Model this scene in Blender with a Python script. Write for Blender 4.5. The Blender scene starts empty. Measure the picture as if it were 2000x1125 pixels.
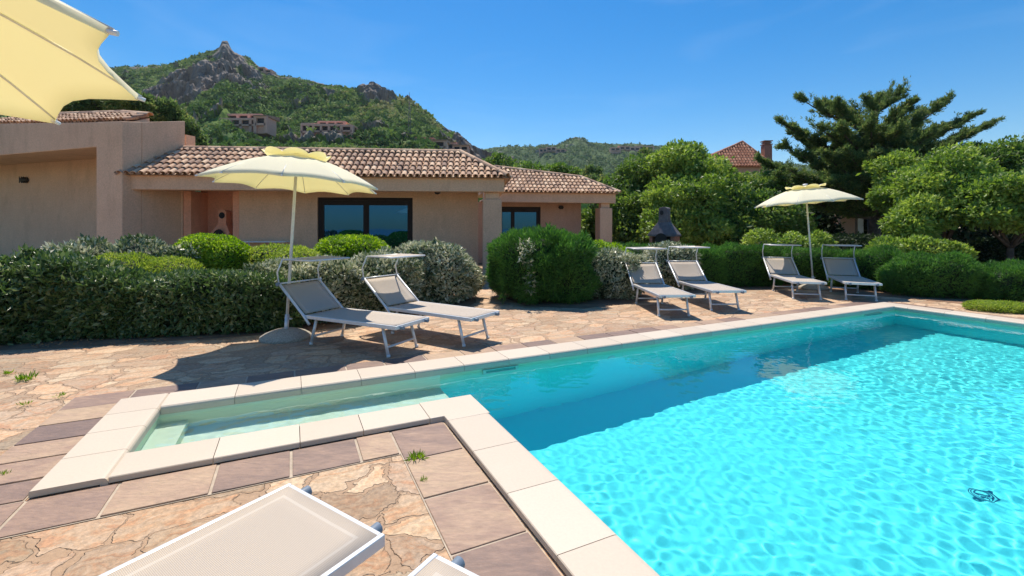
import bpy, math, random
import numpy as np
from mathutils import Vector, Quaternion, Matrix

S = bpy.context.scene
COL = S.collection
rad = math.radians

# ------------------------------------------------------------------ camera, sky, sun, exposure
cam = bpy.data.cameras.new('camera')
cam_o = bpy.data.objects.new('camera', cam)
COL.objects.link(cam_o)
S.camera = cam_o
cam_o.location = (0, 0, 1.6)
cam_o.rotation_euler = (rad(90), 0, 0)
cam.sensor_width = 36
cam.lens = 16.2
cam.shift_y = -0.0598
cam.clip_end = 6000
cam.clip_start = 0.05

SUN_EL, SUN_AZ = 63.0, -14.0          # degrees; azimuth measured from +Y towards +X
W = bpy.data.worlds.new('World')
S.world = W
W.use_nodes = True
wn = W.node_tree
sky = wn.nodes.new('ShaderNodeTexSky')
sky.sky_type = 'NISHITA'
sky.sun_disc = False
sky.sun_elevation = rad(SUN_EL)
sky.sun_rotation = rad(SUN_AZ)
sky.altitude = 50
sky.air_density = 1.15
sky.dust_density = 0.25
sky.ozone_density = 4.5
hsv = wn.nodes.new('ShaderNodeHueSaturation')
hsv.inputs['Saturation'].default_value = 1.42
hsv.inputs['Value'].default_value = 0.93
wn.links.new(sky.outputs[0], hsv.inputs['Color'])
# thin cirrus
_tc = wn.nodes.new('ShaderNodeTexCoord'); _mp = wn.nodes.new('ShaderNodeMapping'); _mp.inputs['Scale'].default_value = (1.2, 1.2, 5); _mp.inputs['Rotation'].default_value = (.3, .5, .2)
_nz = wn.nodes.new('ShaderNodeTexNoise'); _nz.inputs['Scale'].default_value = 2.2; _nz.inputs['Detail'].default_value = 7; _nz.inputs['Distortion'].default_value = .8
_mr = wn.nodes.new('ShaderNodeMapRange'); _mr.inputs['From Min'].default_value = .5; _mr.inputs['From Max'].default_value = .85; _mr.inputs['To Max'].default_value = .10
_mx = wn.nodes.new('ShaderNodeMix'); _mx.data_type = 'RGBA'; _mx.inputs[7].default_value = (6.2, 7.2, 8.6, 1)
wn.links.new(_tc.outputs['Generated'], _mp.inputs[0]); wn.links.new(_mp.outputs[0], _nz.inputs[0]); wn.links.new(_nz.outputs[0], _mr.inputs[0])
wn.links.new(_mr.outputs[0], _mx.inputs[0]); wn.links.new(hsv.outputs[0], _mx.inputs[6]); wn.links.new(_mx.outputs[2], wn.nodes['Background'].inputs[0])
wn.nodes['Background'].inputs[1].default_value = 0.095

sl = bpy.data.lights.new('sun', 'SUN')
sl.energy = 3.8
sl.angle = rad(0.5)
sl.color = (1.0, 0.91, 0.79)
sl.cycles.is_caustics_light = True
sun = bpy.data.objects.new('sun', sl)
COL.objects.link(sun)
to_sun = Vector((math.sin(rad(SUN_AZ)) * math.cos(rad(SUN_EL)), math.cos(rad(SUN_AZ)) * math.cos(rad(SUN_EL)), math.sin(rad(SUN_EL))))
sun.rotation_euler = to_sun.to_track_quat('Z', 'Y').to_euler()
sun.location = (0, 0, 30)

S.view_settings.view_transform = 'Standard'
S.view_settings.look = 'None'
S.view_settings.exposure = 0.62
S.view_settings.gamma = 1
S.cycles.use_denoising = True
S.cycles.max_bounces = 8
S.cycles.diffuse_bounces = 4
S.cycles.glossy_bounces = 4
S.cycles.transmission_bounces = 8
S.cycles.transparent_max_bounces = 8
S.cycles.sample_clamp_indirect = 6

F, HY, CX, H = 900.0, 443.0, 1000.0, 1.6
def G(px, py, z=0.0):
    Y = F * (H - z) / (py - HY)
    return ((px - CX) / F * Y, Y)
def AT(px, py, Y):
    return ((px - CX) / F * Y, Y, H - (py - HY) / F * Y)
TH = 0.446
SB = np.array([math.cos(TH), math.sin(TH)])
TB = np.array([-math.sin(TH), math.cos(TH)])
O0 = np.array([-2.829, 2.694])
def ST(s, t):
    p = O0 + s * SB + t * TB
    return (float(p[0]), float(p[1]))
PW, WW, LL, LF, TN = 0.365, 1.616, 2.52, 12.42, -3.7   # coping width, spa width, spa length, full length, near edge

# ------------------------------------------------------------------ noise
def _h(ix, iy, iz, seed):
    n = (ix * 374761393 + iy * 668265263 + iz * 2147483647 + seed * 974711) & 0xffffffff
    n = ((n ^ (n >> 13)) * 1274126177) & 0xffffffff
    n = n ^ (n >> 16)
    return (n & 0xffff) / 65535.0
def noise3(P, seed=0):
    P = np.asarray(P, float)
    I = np.floor(P).astype(np.int64)
    f = P - I
    f = f * f * (3 - 2 * f)
    r = 0
    for dx in (0, 1):
        for dy in (0, 1):
            for dz in (0, 1):
                w = (f[:, 0] if dx else 1 - f[:, 0]) * (f[:, 1] if dy else 1 - f[:, 1]) * (f[:, 2] if dz else 1 - f[:, 2])
                r = r + w * _h(I[:, 0] + dx, I[:, 1] + dy, I[:, 2] + dz, seed)
    return r * 2 - 1
def fbm(P, o=4, seed=0):
    r, a = 0, 1.0
    P = np.asarray(P, float)
    for k in range(o):
        r = r + a * noise3(P, seed + k)
        P = P * 2.03
        a *= .5
    return r

# ------------------------------------------------------------------ objects
ORG = {}
def link(o, parent=None, org=(0, 0, 0)):
    COL.objects.link(o)
    if parent is not None:
        o.parent = parent
    else:
        o.location = org
    return o
def props(o, label=None, cat=None, group=None, kind=None):
    if label: o['label'] = label
    if cat: o['category'] = cat
    if group: o['group'] = group
    if kind: o['kind'] = kind
    return o
def empty(name, loc=(0, 0, 0), label=None, cat=None, group=None):
    o = bpy.data.objects.new(name, None)
    o.empty_display_size = .2
    COL.objects.link(o)
    if len(loc) == 2: loc = (loc[0], loc[1], 0)
    o.location = loc
    ORG[o.name] = Vector(loc)
    return props(o, label, cat, group)
def rootorg(p):
    while p.parent is not None: p = p.parent
    return ORG.get(p.name, Vector((0, 0, 0)))
def npmesh(name, V, Fc, mat, parent=None, tint=None, smooth=False, org=None):
    V = np.asarray(V, np.float32)
    Fc = np.asarray(Fc, np.int32)
    k = Fc.shape[1]
    if parent is not None:
        off = np.array(rootorg(parent), np.float32)
    else:
        off = np.array(org if org is not None else (0, 0, 0), np.float32)
    V = V - off
    me = bpy.data.meshes.new(name)
    me.vertices.add(len(V))
    me.vertices.foreach_set('co', V.ravel())
    me.loops.add(Fc.size)
    me.loops.foreach_set('vertex_index', Fc.ravel())
    me.polygons.add(len(Fc))
    me.polygons.foreach_set('loop_start', np.arange(0, Fc.size, k, dtype=np.int32))
    me.polygons.foreach_set('loop_total', np.full(len(Fc), k, np.int32))
    me.polygons.foreach_set('use_smooth', np.full(len(Fc), smooth, bool))
    if tint is not None:
        a = me.attributes.new('tint', 'FLOAT', 'FACE')
        a.data.foreach_set('value', np.asarray(tint, np.float32))
    me.update(calc_edges=True)
    if mat: me.materials.append(mat)
    o = bpy.data.objects.new(name, me)
    COL.objects.link(o)
    if parent is not None: o.parent = parent
    else:
        o.location = tuple(off.tolist())
        ORG[o.name] = Vector(off.tolist())
    return o
class MB:
    """collects shapes, builds ONE mesh"""
    def __init__(s): s.v = []; s.f = []; s.t = []; s.sm = []
    def add(s, vs, fs, tint=0.5, smooth=False):
        b = len(s.v)
        s.v += [tuple(map(float, v)) for v in vs]
        s.f += [tuple(i + b for i in f) for f in fs]
        s.t += [tint] * len(fs); s.sm += [smooth] * len(fs)
        return s
    def box(s, c, d, rz=0, tint=.5, ry=0):
        M = Matrix.Rotation(rz, 3, 'Z') @ Matrix.Rotation(ry, 3, 'Y')
        vs = []
        for z in (-.5, .5):
            for x, y in ((-.5, -.5), (.5, -.5), (.5, .5), (-.5, .5)):
                vs.append(tuple(Vector(c) + M @ Vector((x * d[0], y * d[1], z * d[2]))))
        return s.add(vs, [(3, 2, 1, 0), (4, 5, 6, 7), (0, 1, 5, 4), (1, 2, 6, 5), (2, 3, 7, 6), (3, 0, 4, 7)], tint)
    def prism(s, pts, z0, z1, tint=.5):
        """pts: plan polygon (ccw); z0, z1 numbers or lists"""
        n = len(pts)
        a = z0 if hasattr(z0, '__len__') else [z0] * n
        b = z1 if hasattr(z1, '__len__') else [z1] * n
        vs = [(p[0], p[1], a[i]) for i, p in enumerate(pts)] + [(p[0], p[1], b[i]) for i, p in enumerate(pts)]
        fs = [tuple(range(n - 1, -1, -1)), tuple(range(n, 2 * n))] + [(i, (i + 1) % n, n + (i + 1) % n, n + i) for i in range(n)]
        return s.add(vs, fs, tint)
    def tube(s, path, r, seg=8, cap=True, tint=.5, smooth=True):
        path = [Vector(p) for p in path]
        n = len(path)
        rs = r if hasattr(r, '__len__') else [r] * n
        vs = []; ref = None
        for i, p in enumerate(path):
            d = (path[min(i + 1, n - 1)] - path[max(i - 1, 0)]).normalized()
            if ref is None:
                ref = d.orthogonal().normalized()
            ref = (ref - d * ref.dot(d)).normalized()
            b = d.cross(ref)
            for k in range(seg):
                a = 2 * math.pi * k / seg + math.pi / seg
                vs.append(tuple(p + (ref * math.cos(a) + b * math.sin(a)) * rs[i]))
        fs = [(i * seg + k, i * seg + (k + 1) % seg, (i + 1) * seg + (k + 1) % seg, (i + 1) * seg + k) for i in range(n - 1) for k in range(seg)]
        s.add(vs, fs, tint, smooth)
        if cap:
            b = len(s.v) - len(vs)
            s.f += [tuple(b + k for k in range(seg - 1, -1, -1)), tuple(b + (n - 1) * seg + k for k in range(seg))]
            s.t += [tint] * 2; s.sm += [False] * 2
        return s
    def lathe(s, prof, c=(0, 0, 0), seg=32, tint=.5, smooth=True):
        vs = []
        for r, z in prof:
            for k in range(seg):
                a = 2 * math.pi * k / seg
                vs.append((c[0] + r * math.cos(a), c[1] + r * math.sin(a), c[2] + z))
        fs = [(i * seg + k, i * seg + (k + 1) % seg, (i + 1) * seg + (k + 1) % seg, (i + 1) * seg + k) for i in range(len(prof) - 1) for k in range(seg)]
        return s.add(vs, fs, tint, smooth)
    def build(s, name, mat, parent=None, bevel=0, solid=0, org=None, local=False):
        off = Vector((0, 0, 0)) if local else (rootorg(parent) if parent is not None else Vector(org or (0, 0, 0)))
        me = bpy.data.meshes.new(name)
        me.from_pydata([tuple(Vector(v) - off) for v in s.v], [], s.f)
        me.polygons.foreach_set('use_smooth', s.sm)
        a = me.attributes.new('tint', 'FLOAT', 'FACE')
        a.data.foreach_set('value', s.t)
        me.materials.append(mat)
        o = bpy.data.objects.new(name, me)
        COL.objects.link(o)
        if parent is not None: o.parent = parent
        else:
            o.location = off; ORG[o.name] = off
        if solid:
            m = o.modifiers.new('solid', 'SOLIDIFY'); m.thickness = solid; m.offset = 0
        if bevel:
            m = o.modifiers.new('bevel', 'BEVEL'); m.width = bevel; m.segments = 2; m.limit_method = 'ANGLE'
        return o
def copy_tree(o, parent=None, label=None):
    c = o.copy()
    COL.objects.link(c)
    c.parent = parent
    if label: c['label'] = label
    for ch in list(o.children): copy_tree(ch, c)
    return c

# ------------------------------------------------------------------ materials
MATS = {}
def newmat(name):
    m = bpy.data.materials.new(name)
    m.use_nodes = True
    MATS[name] = m
    return m, m.node_tree, m.node_tree.nodes['Principled BSDF']
def nd(t, typ, **kw):
    n = t.nodes.new(typ)
    for k, v in kw.items():
        if k.startswith('i_'): n.inputs[k[2:].replace('_', ' ')].default_value = v
        else: setattr(n, k, v)
    return n
def ramp(t, stops, interp='LINEAR'):
    r = t.nodes.new('ShaderNodeValToRGB')
    e = r.color_ramp.elements
    r.color_ramp.interpolation = interp
    while len(e) < len(stops): e.new(.5)
    for i, (p, c) in enumerate(stops):
        e[i].position = p; e[i].color = (*c, 1)
    return r
def coords(t, scale=(1, 1, 1), kind='Object', rot=(0, 0, 0)):
    tc = t.nodes.new('ShaderNodeTexCoord')
    mp = t.nodes.new('ShaderNodeMapping')
    mp.inputs['Scale'].default_value = scale
    mp.inputs['Rotation'].default_value = rot
    t.links.new(tc.outputs[kind], mp.inputs[0])
    return mp.outputs[0]
def mixc(t, a, b, fac, mode='MIX'):
    m = t.nodes.new('ShaderNodeMix'); m.data_type = 'RGBA'; m.blend_type = mode
    for k, v in ((0, fac), (6, a), (7, b)):
        if hasattr(v, 'links') or hasattr(v, 'is_output'): t.links.new(v, m.inputs[k])
        elif k == 0: m.inputs[0].default_value = v
        else: m.inputs[k].default_value = (*v, 1)
    return m.outputs[2]
def simple(name, c, rough=.6, metal=0, noise=0, nscale=8, bump=0, spec=.5, c2=None, bscale=None, detail=4, coord='Object'):
    m, t, b = newmat(name)
    b.inputs['Roughness'].default_value = rough
    b.inputs['Metallic'].default_value = metal
    b.inputs['Specular IOR Level'].default_value = spec
    if noise or c2:
        co = coords(t, kind=coord)
        n = nd(t, 'ShaderNodeTexNoise', i_Scale=nscale, i_Detail=detail)
        t.links.new(co, n.inputs[0])
        c2 = c2 or tuple(x * (1 - noise) for x in c)
        r = ramp(t, [(.35, c), (.65, c2)])
        t.links.new(n.outputs[0], r.inputs[0])
        t.links.new(r.outputs[0], b.inputs[0])
    else:
        b.inputs[0].default_value = (*c, 1)
    if bump:
        co = coords(t, kind=coord)
        n = nd(t, 'ShaderNodeTexNoise', i_Scale=bscale or nscale * 8, i_Detail=5)
        t.links.new(co, n.inputs[0])
        bp = nd(t, 'ShaderNodeBump', i_Strength=bump, i_Distance=.01)
        t.links.new(n.outputs[0], bp.inputs['Height'])
        t.links.new(bp.outputs[0], b.inputs['Normal'])
    return m
def leafmat(name, stops, rough=.5, spec=.4, trans=.3, tcol=None):
    m, t, b = newmat(name)
    at = nd(t, 'ShaderNodeAttribute', attribute_name='tint')
    r = ramp(t, stops)
    t.links.new(at.outputs['Fac'], r.inputs[0])
    t.links.new(r.outputs[0], b.inputs[0])
    b.inputs['Roughness'].default_value = rough
    b.inputs['Specular IOR Level'].default_value = spec
    tr = nd(t, 'ShaderNodeBsdfTranslucent')
    hs = nd(t, 'ShaderNodeHueSaturation', i_Value=1.6, i_Saturation=1.1)
    t.links.new(r.outputs[0], hs.inputs['Color'])
    t.links.new(hs.outputs[0], tr.inputs[0])
    mx = nd(t, 'ShaderNodeMixShader'); mx.inputs[0].default_value = trans
    t.links.new(b.outputs[0], mx.inputs[1]); t.links.new(tr.outputs[0], mx.inputs[2])
    t.links.new(mx.outputs[0], t.nodes['Material Output'].inputs[0])
    return m

def plaster(name, c, c2):
    m, t, b = newmat(name)
    co = coords(t)
    n = nd(t, 'ShaderNodeTexNoise', i_Scale=1.3, i_Detail=6, i_Roughness=.6); t.links.new(co, n.inputs[0])
    r = ramp(t, [(.3, c), (.7, c2)]); t.links.new(n.outputs[0], r.inputs[0])
    n3 = nd(t, 'ShaderNodeTexNoise', i_Scale=26, i_Detail=3); t.links.new(co, n3.inputs[0])
    r3 = ramp(t, [(.3, (.86, .86, .86)), (.7, (1.06, 1.06, 1.06))]); t.links.new(n3.outputs[0], r3.inputs[0])
    cs = coords(t, (1.1, 1.1, .35)); ns = nd(t, 'ShaderNodeTexNoise', i_Scale=1.6, i_Detail=6, i_Roughness=.65); t.links.new(cs, ns.inputs[0])
    rs = ramp(t, [(.30, (.86, .85, .83)), (.48, (1, 1, 1)), (.75, (1.06, 1.05, 1.03))]); t.links.new(ns.outputs[0], rs.inputs[0])
    cc = mixc(t, r.outputs[0], r3.outputs[0], 1.0, 'MULTIPLY')
    t.links.new(mixc(t, cc, rs.outputs[0], 1.0, 'MULTIPLY'), b.inputs[0])
    b.inputs['Roughness'].default_value = .9
    n2 = nd(t, 'ShaderNodeTexNoise', i_Scale=40, i_Detail=4); t.links.new(co, n2.inputs[0])
    bp = nd(t, 'ShaderNodeBump', i_Strength=.6, i_Distance=.012)
    t.links.new(n2.outputs[0], bp.inputs['Height']); t.links.new(bp.outputs[0], b.inputs['Normal'])
    return m
M_wall = plaster('plaster_taupe', (.76, .505, .335), (.69, .445, .29))
M_salmonlit = plaster('plaster_salmon_lit', (.86, .42, .26), (.80, .38, .24))  # wall plaster made lighter and warmer: light in the alcove painted into the colour
M_pinkwall = plaster('plaster_pink', (.58, .36, .26), (.50, .31, .22))

def flagstones():
    m, t, b = newmat('flagstones')
    co = coords(t, rot=(0, 0, -TH))
    nz = nd(t, 'ShaderNodeTexNoise', i_Scale=1.7, i_Detail=5, i_Roughness=.6); t.links.new(co, nz.inputs[0])
    va = nd(t, 'ShaderNodeVectorMath', operation='MULTIPLY_ADD'); t.links.new(nz.outputs['Color'], va.inputs[0])
    va.inputs[1].default_value = (.55, .55, 0); t.links.new(co, va.inputs[2])
    mp = nd(t, 'ShaderNodeMapping'); mp.inputs['Scale'].default_value = (1.45, 2.2, 0); t.links.new(va.outputs[0], mp.inputs[0])
    ve = nd(t, 'ShaderNodeTexVoronoi', feature='DISTANCE_TO_EDGE', i_Randomness=.95); t.links.new(mp.outputs[0], ve.inputs[0]); ve.inputs['Scale'].default_value = 1.65
    vc = nd(t, 'ShaderNodeTexVoronoi', feature='F1', i_Randomness=.95); t.links.new(mp.outputs[0], vc.inputs[0]); vc.inputs['Scale'].default_value = 1.65
    sx = nd(t, 'ShaderNodeSeparateColor'); t.links.new(vc.outputs['Color'], sx.inputs[0])
    stone = ramp(t, [(0, (.42, .27, .21)), (.2, (.53, .41, .30)), (.38, (.56, .35, .23)), (.52, (.46, .42, .34)), (.68, (.56, .43, .32)), (.84, (.38, .25, .22)), (1, (.61, .50, .39))])
    t.links.new(sx.outputs[0], stone.inputs[0])
    # rusty / grey veins inside every stone
    n2 = nd(t, 'ShaderNodeTexNoise', i_Scale=3.4, i_Detail=8, i_Roughness=.68, i_Distortion=1.2)
    mp2 = nd(t, 'ShaderNodeMapping'); mp2.inputs['Scale'].default_value = (1, 2.4, 1); mp2.inputs['Rotation'].default_value = (0, 0, .5)
    t.links.new(va.outputs[0], mp2.inputs[0]); t.links.new(mp2.outputs[0], n2.inputs[0])
    vein = ramp(t, [(.28, (.40, .37, .31)), (.42, (.62, .55, .43)), (.52, (.58, .47, .33)), (.60, (.60, .36, .20)), (.72, (.42, .28, .21))])
    t.links.new(n2.outputs[0], vein.inputs[0])
    c1 = mixc(t, stone.outputs[0], vein.outputs[0], .6)
    n3 = nd(t, 'ShaderNodeTexNoise', i_Scale=30, i_Detail=6, i_Roughness=.7); t.links.new(co, n3.inputs[0])
    r3 = ramp(t, [(.3, (.6, .6, .6)), (.7, (1.25, 1.22, 1.18))]); t.links.new(n3.outputs[0], r3.inputs[0])
    rb = ramp(t, [(0, (.68, .66, .65)), (.5, (.98, .98, .98)), (1, (1.18, 1.17, 1.14))]); t.links.new(sx.outputs[1], rb.inputs[0])
    c2 = mixc(t, mixc(t, c1, rb.outputs[0], 1.0, 'MULTIPLY'), r3.outputs[0], 1.0, 'MULTIPLY')
    # joints: width varies
    nw = nd(t, 'ShaderNodeTexNoise', i_Scale=2.3, i_Detail=3); t.links.new(co, nw.inputs[0])
    jm = nd(t, 'ShaderNodeMath', operation='MULTIPLY_ADD'); t.links.new(nw.outputs[0], jm.inputs[0]); jm.inputs[1].default_value = .13; jm.inputs[2].default_value = -.035
    jd = nd(t, 'ShaderNodeMath', operation='SUBTRACT'); t.links.new(ve.outputs['Distance'], jd.inputs[0]); t.links.new(jm.outputs[0], jd.inputs[1])
    jr = nd(t, 'ShaderNodeMapRange'); jr.inputs['From Min'].default_value = -.004; jr.inputs['From Max'].default_value = .012
    t.links.new(jd.outputs[0], jr.inputs[0])
    mort = ramp(t, [(.3, (.35, .255, .175)), (.7, (.47, .355, .25))]); t.links.new(n3.outputs[0], mort.inputs[0])
    c3 = mixc(t, mort.outputs[0], c2, jr.outputs[0])
    # dark cracks along some joints
    ck = nd(t, 'ShaderNodeMapRange'); ck.inputs['From Min'].default_value = .0; ck.inputs['From Max'].default_value = .006
    ab = nd(t, 'ShaderNodeMath', operation='ABSOLUTE'); t.links.new(jd.outputs[0], ab.inputs[0]); t.links.new(ab.outputs[0], ck.inputs[0])
    nk = nd(t, 'ShaderNodeTexNoise', i_Scale=1.1, i_Detail=2); t.links.new(co, nk.inputs[0])
    kr = nd(t, 'ShaderNodeMapRange'); kr.inputs['From Min'].default_value = .45; kr.inputs['From Max'].default_value = .58; t.links.new(nk.outputs[0], kr.inputs[0])
    inv = nd(t, 'ShaderNodeMath', operation='SUBTRACT'); inv.inputs[0].default_value = 1; t.links.new(ck.outputs[0], inv.inputs[1])
    kk = nd(t, 'ShaderNodeMath', operation='MULTIPLY'); t.links.new(inv.outputs[0], kk.inputs[0]); t.links.new(kr.outputs[0], kk.inputs[1])
    c4 = mixc(t, c3, (.15, .11, .08), kk.outputs[0])
    t.links.new(mixc(t, c4, (.97, .86, .76), 1.0, 'MULTIPLY'), b.inputs[0])
    b.inputs['Roughness'].default_value = .78
    ad = nd(t, 'ShaderNodeMath', operation='MULTIPLY_ADD'); t.links.new(n2.outputs[0], ad.inputs[0]); ad.inputs[1].default_value = .9; t.links.new(jr.outputs[0], ad.inputs[2])
    ad2 = nd(t, 'ShaderNodeMath', operation='MULTIPLY_ADD'); t.links.new(n3.outputs[0], ad2.inputs[0]); ad2.inputs[1].default_value = .35; t.links.new(ad.outputs[0], ad2.inputs[2])
    bp = nd(t, 'ShaderNodeBump', i_Strength=.9, i_Distance=.016); t.links.new(ad2.outputs[0], bp.inputs['Height'])
    t.links.new(bp.outputs[0], b.inputs['Normal'])
    return m
M_flag = flagstones()

def tinted(name, stops, rough=.7, nscale=6, namp=.35, bump=.3, stretch=(1, 1, 1), spec=.5, bdist=.006, rot=(0, 0, 0), fine=26, famp=1.0):
    """colour from the per-face 'tint' attribute, mottled"""
    m, t, b = newmat(name)
    at = nd(t, 'ShaderNodeAttribute', attribute_name='tint')
    co = coords(t, stretch, rot=rot)
    n = nd(t, 'ShaderNodeTexNoise', i_Scale=nscale, i_Detail=8, i_Roughness=.65, i_Distortion=.6); t.links.new(co, n.inputs[0])
    ma = nd(t, 'ShaderNodeMath', operation='MULTIPLY_ADD'); t.links.new(n.outputs[0], ma.inputs[0]); ma.inputs[1].default_value = namp
    sb = nd(t, 'ShaderNodeMath', operation='SUBTRACT'); t.links.new(at.outputs['Fac'], sb.inputs[0]); sb.inputs[1].default_value = namp / 2
    t.links.new(sb.outputs[0], ma.inputs[2])
    r = ramp(t, stops); t.links.new(ma.outputs[0], r.inputs[0])
    n2 = nd(t, 'ShaderNodeTexNoise', i_Scale=fine, i_Detail=6, i_Roughness=.7); t.links.new(co, n2.inputs[0])
    r2 = ramp(t, [(.25, (1 - .3 * famp,) * 3), (.75, (1 + .22 * famp, 1 + .2 * famp, 1 + .18 * famp))]); t.links.new(n2.outputs[0], r2.inputs[0])
    t.links.new(mixc(t, r.outputs[0], r2.outputs[0], 1.0, 'MULTIPLY'), b.inputs[0])
    b.inputs['Roughness'].default_value = rough
    b.inputs['Specular IOR Level'].default_value = spec
    bp = nd(t, 'ShaderNodeBump', i_Strength=bump, i_Distance=bdist)
    t.links.new(n2.outputs[0], bp.inputs['Height']); t.links.new(bp.outputs[0], b.inputs['Normal'])
    return m
M_slate = tinted('purple_slate', [(0, (.18, .12, .10)), (.3, (.26, .17, .13)), (.5, (.33, .215, .155)), (.7, (.40, .27, .185)), (1, (.47, .33, .21))], rough=.6, nscale=4.5, namp=1.25, bump=.7, stretch=(.6, 2.0, 1), rot=(0, 0, -TH))
M_tile = tinted('roof_tile', [(0, (.32, .20, .14)), (.25, (.45, .28, .185)), (.5, (.56, .35, .22)), (.75, (.68, .44, .28)), (1, (.76, .55, .37))], rough=.85, nscale=5, namp=.5, bump=.35)
M_redtile = tinted('red_roof_tile', [(0, (.36, .14, .08)), (.5, (.48, .20, .11)), (1, (.58, .28, .17))], rough=.85, nscale=5, namp=.4, bump=.3)
M_coping = tinted('cream_coping', [(0, (.55, .46, .36)), (.5, (.60, .51, .40)), (1, (.64, .55, .44))], rough=.55, nscale=2.5, namp=.5, bump=.06, fine=60, famp=.25)
M_mortar = simple('mortar', (.52, .43, .33), .9, noise=.25, nscale=12, bump=.4)
M_soil = simple('soil', (.34, .19, .11), .95, c2=(.20, .12, .075), nscale=4, bump=.8, bscale=45)

def linermat():
    m, t, b = newmat('liner_deep_tint')
    tc = nd(t, 'ShaderNodeNewGeometry')
    sx = nd(t, 'ShaderNodeSeparateXYZ'); t.links.new(tc.outputs['Position'], sx.inputs[0])
    n = nd(t, 'ShaderNodeTexNoise', i_Scale=2.0, i_Detail=4); t.links.new(tc.outputs['Position'], n.inputs[0])
    a = nd(t, 'ShaderNodeMath', operation='MULTIPLY_ADD'); t.links.new(n.outputs[0], a.inputs[0]); a.inputs[1].default_value = .08; t.links.new(sx.outputs[2], a.inputs[2])
    mr = nd(t, 'ShaderNodeMapRange'); mr.inputs['From Min'].default_value = -.75; mr.inputs['From Max'].default_value = .05
    t.links.new(a.outputs[0], mr.inputs[0])
    r = ramp(t, [(0, (.11, .84, .87)), (.3, (.13, .86, .86)), (.55, (.26, .84, .76)), (.78, (.40, .74, .58)), (.86, (.52, .68, .48)), (1, (.68, .70, .52))])  # light absorbed by deeper water painted into the liner colour by height
    t.links.new(mr.outputs[0], r.inputs[0])
    t.links.new(r.outputs[0], b.inputs[0])
    b.inputs['Roughness'].default_value = .7
    b.inputs['Specular IOR Level'].default_value = .15
    return m
M_liner = linermat()
M_spaliner = simple('liner_shallow_tint', (.70, .78, .62), .7, c2=(.56, .78, .70), nscale=1.1, spec=.15)  # same liner, paler: the look of shallow water painted into its colour

def watermat():
    m = bpy.data.materials.new('water'); m.use_nodes = True; t = m.node_tree; t.nodes.clear()
    o = t.nodes.new('ShaderNodeOutputMaterial'); g = t.nodes.new('ShaderNodeBsdfGlass')
    g.inputs['IOR'].default_value = 1.33; g.inputs['Roughness'].default_value = 0
    g.inputs['Color'].default_value = (.93, .99, 1, 1)
    t.links.new(g.outputs[0], o.inputs[0])
    return m
M_water = watermat()

def fabricmat():
    m, t, b = newmat('umbrella_fabric')
    b.inputs[0].default_value = (.98, .93, .70, 1); b.inputs['Roughness'].default_value = .85
    b.inputs['Specular IOR Level'].default_value = .2
    tr = nd(t, 'ShaderNodeBsdfTranslucent'); tr.inputs[0].default_value = (.94, .82, .30, 1)
    mx = nd(t, 'ShaderNodeMixShader'); mx.inputs[0].default_value = .30
    t.links.new(b.outputs[0], mx.inputs[1]); t.links.new(tr.outputs[0], mx.inputs[2])
    t.links.new(mx.outputs[0], t.nodes['Material Output'].inputs[0])
    return m
M_fabric = fabricmat()
def meshfabric():
    m, t, b = newmat('sling_mesh')
    co = coords(t, kind='UV')
    w1 = nd(t, 'ShaderNodeTexWave', bands_direction='X', i_Scale=58.0); t.links.new(co, w1.inputs[0])
    w2 = nd(t, 'ShaderNodeTexWave', bands_direction='Y', i_Scale=58.0); t.links.new(co, w2.inputs[0])
    mm = nd(t, 'ShaderNodeMath', operation='MULTIPLY'); t.links.new(w1.outputs['Fac'], mm.inputs[0]); t.links.new(w2.outputs['Fac'], mm.inputs[1])
    r = ramp(t, [(.1, (.62, .54, .45)), (.62, (.38, .32, .26))]); t.links.new(mm.outputs[0], r.inputs[0])
    su = nd(t, 'ShaderNodeSeparateXYZ'); t.links.new(co, su.inputs[0])
    y2 = nd(t, 'ShaderNodeMath', operation='SUBTRACT'); y2.inputs[0].default_value = .6; t.links.new(su.outputs[1], y2.inputs[1])
    x2 = nd(t, 'ShaderNodeMath', operation='SUBTRACT'); x2.inputs[0].default_value = 1.56; t.links.new(su.outputs[0], x2.inputs[1])
    m1 = nd(t, 'ShaderNodeMath', operation='MINIMUM'); t.links.new(su.outputs[1], m1.inputs[0]); t.links.new(y2.outputs[0], m1.inputs[1])
    m2 = nd(t, 'ShaderNodeMath', operation='MINIMUM'); t.links.new(m1.outputs[0], m2.inputs[0]); t.links.new(x2.outputs[0], m2.inputs[1])
    cp = nd(t, 'ShaderNodeMath', operation='COMPARE'); t.links.new(m2.outputs[0], cp.inputs[0]); cp.inputs[1].default_value = .055; cp.inputs[2].default_value = .007
    cm = nd(t, 'ShaderNodeMath', operation='MULTIPLY'); t.links.new(cp.outputs[0], cm.inputs[0]); cm.inputs[1].default_value = .55
    t.links.new(mixc(t, r.outputs[0], (.68, .62, .54), cm.outputs[0]), b.inputs[0]); b.inputs['Roughness'].default_value = .75; b.inputs['Specular IOR Level'].default_value = .25
    bp = nd(t, 'ShaderNodeBump', i_Strength=.3, i_Distance=.002, invert=True); t.links.new(mm.outputs[0], bp.inputs['Height'])
    t.links.new(bp.outputs[0], b.inputs['Normal'])
    tr = nd(t, 'ShaderNodeBsdfTranslucent'); tr.inputs[0].default_value = (.55, .48, .40, 1)
    mx = nd(t, 'ShaderNodeMixShader'); mx.inputs[0].default_value = .15
    t.links.new(b.outputs[0], mx.inputs[1]); t.links.new(tr.outputs[0], mx.inputs[2])
    t.links.new(mx.outputs[0], t.nodes['Material Output'].inputs[0])
    return m
M_sling = meshfabric()
M_alu = simple('painted_aluminium', (.72, .74, .76), .35, metal=.25, noise=.08, nscale=20)
M_cap = simple('grey_blue_plastic', (.16, .21, .27), .5)
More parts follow.
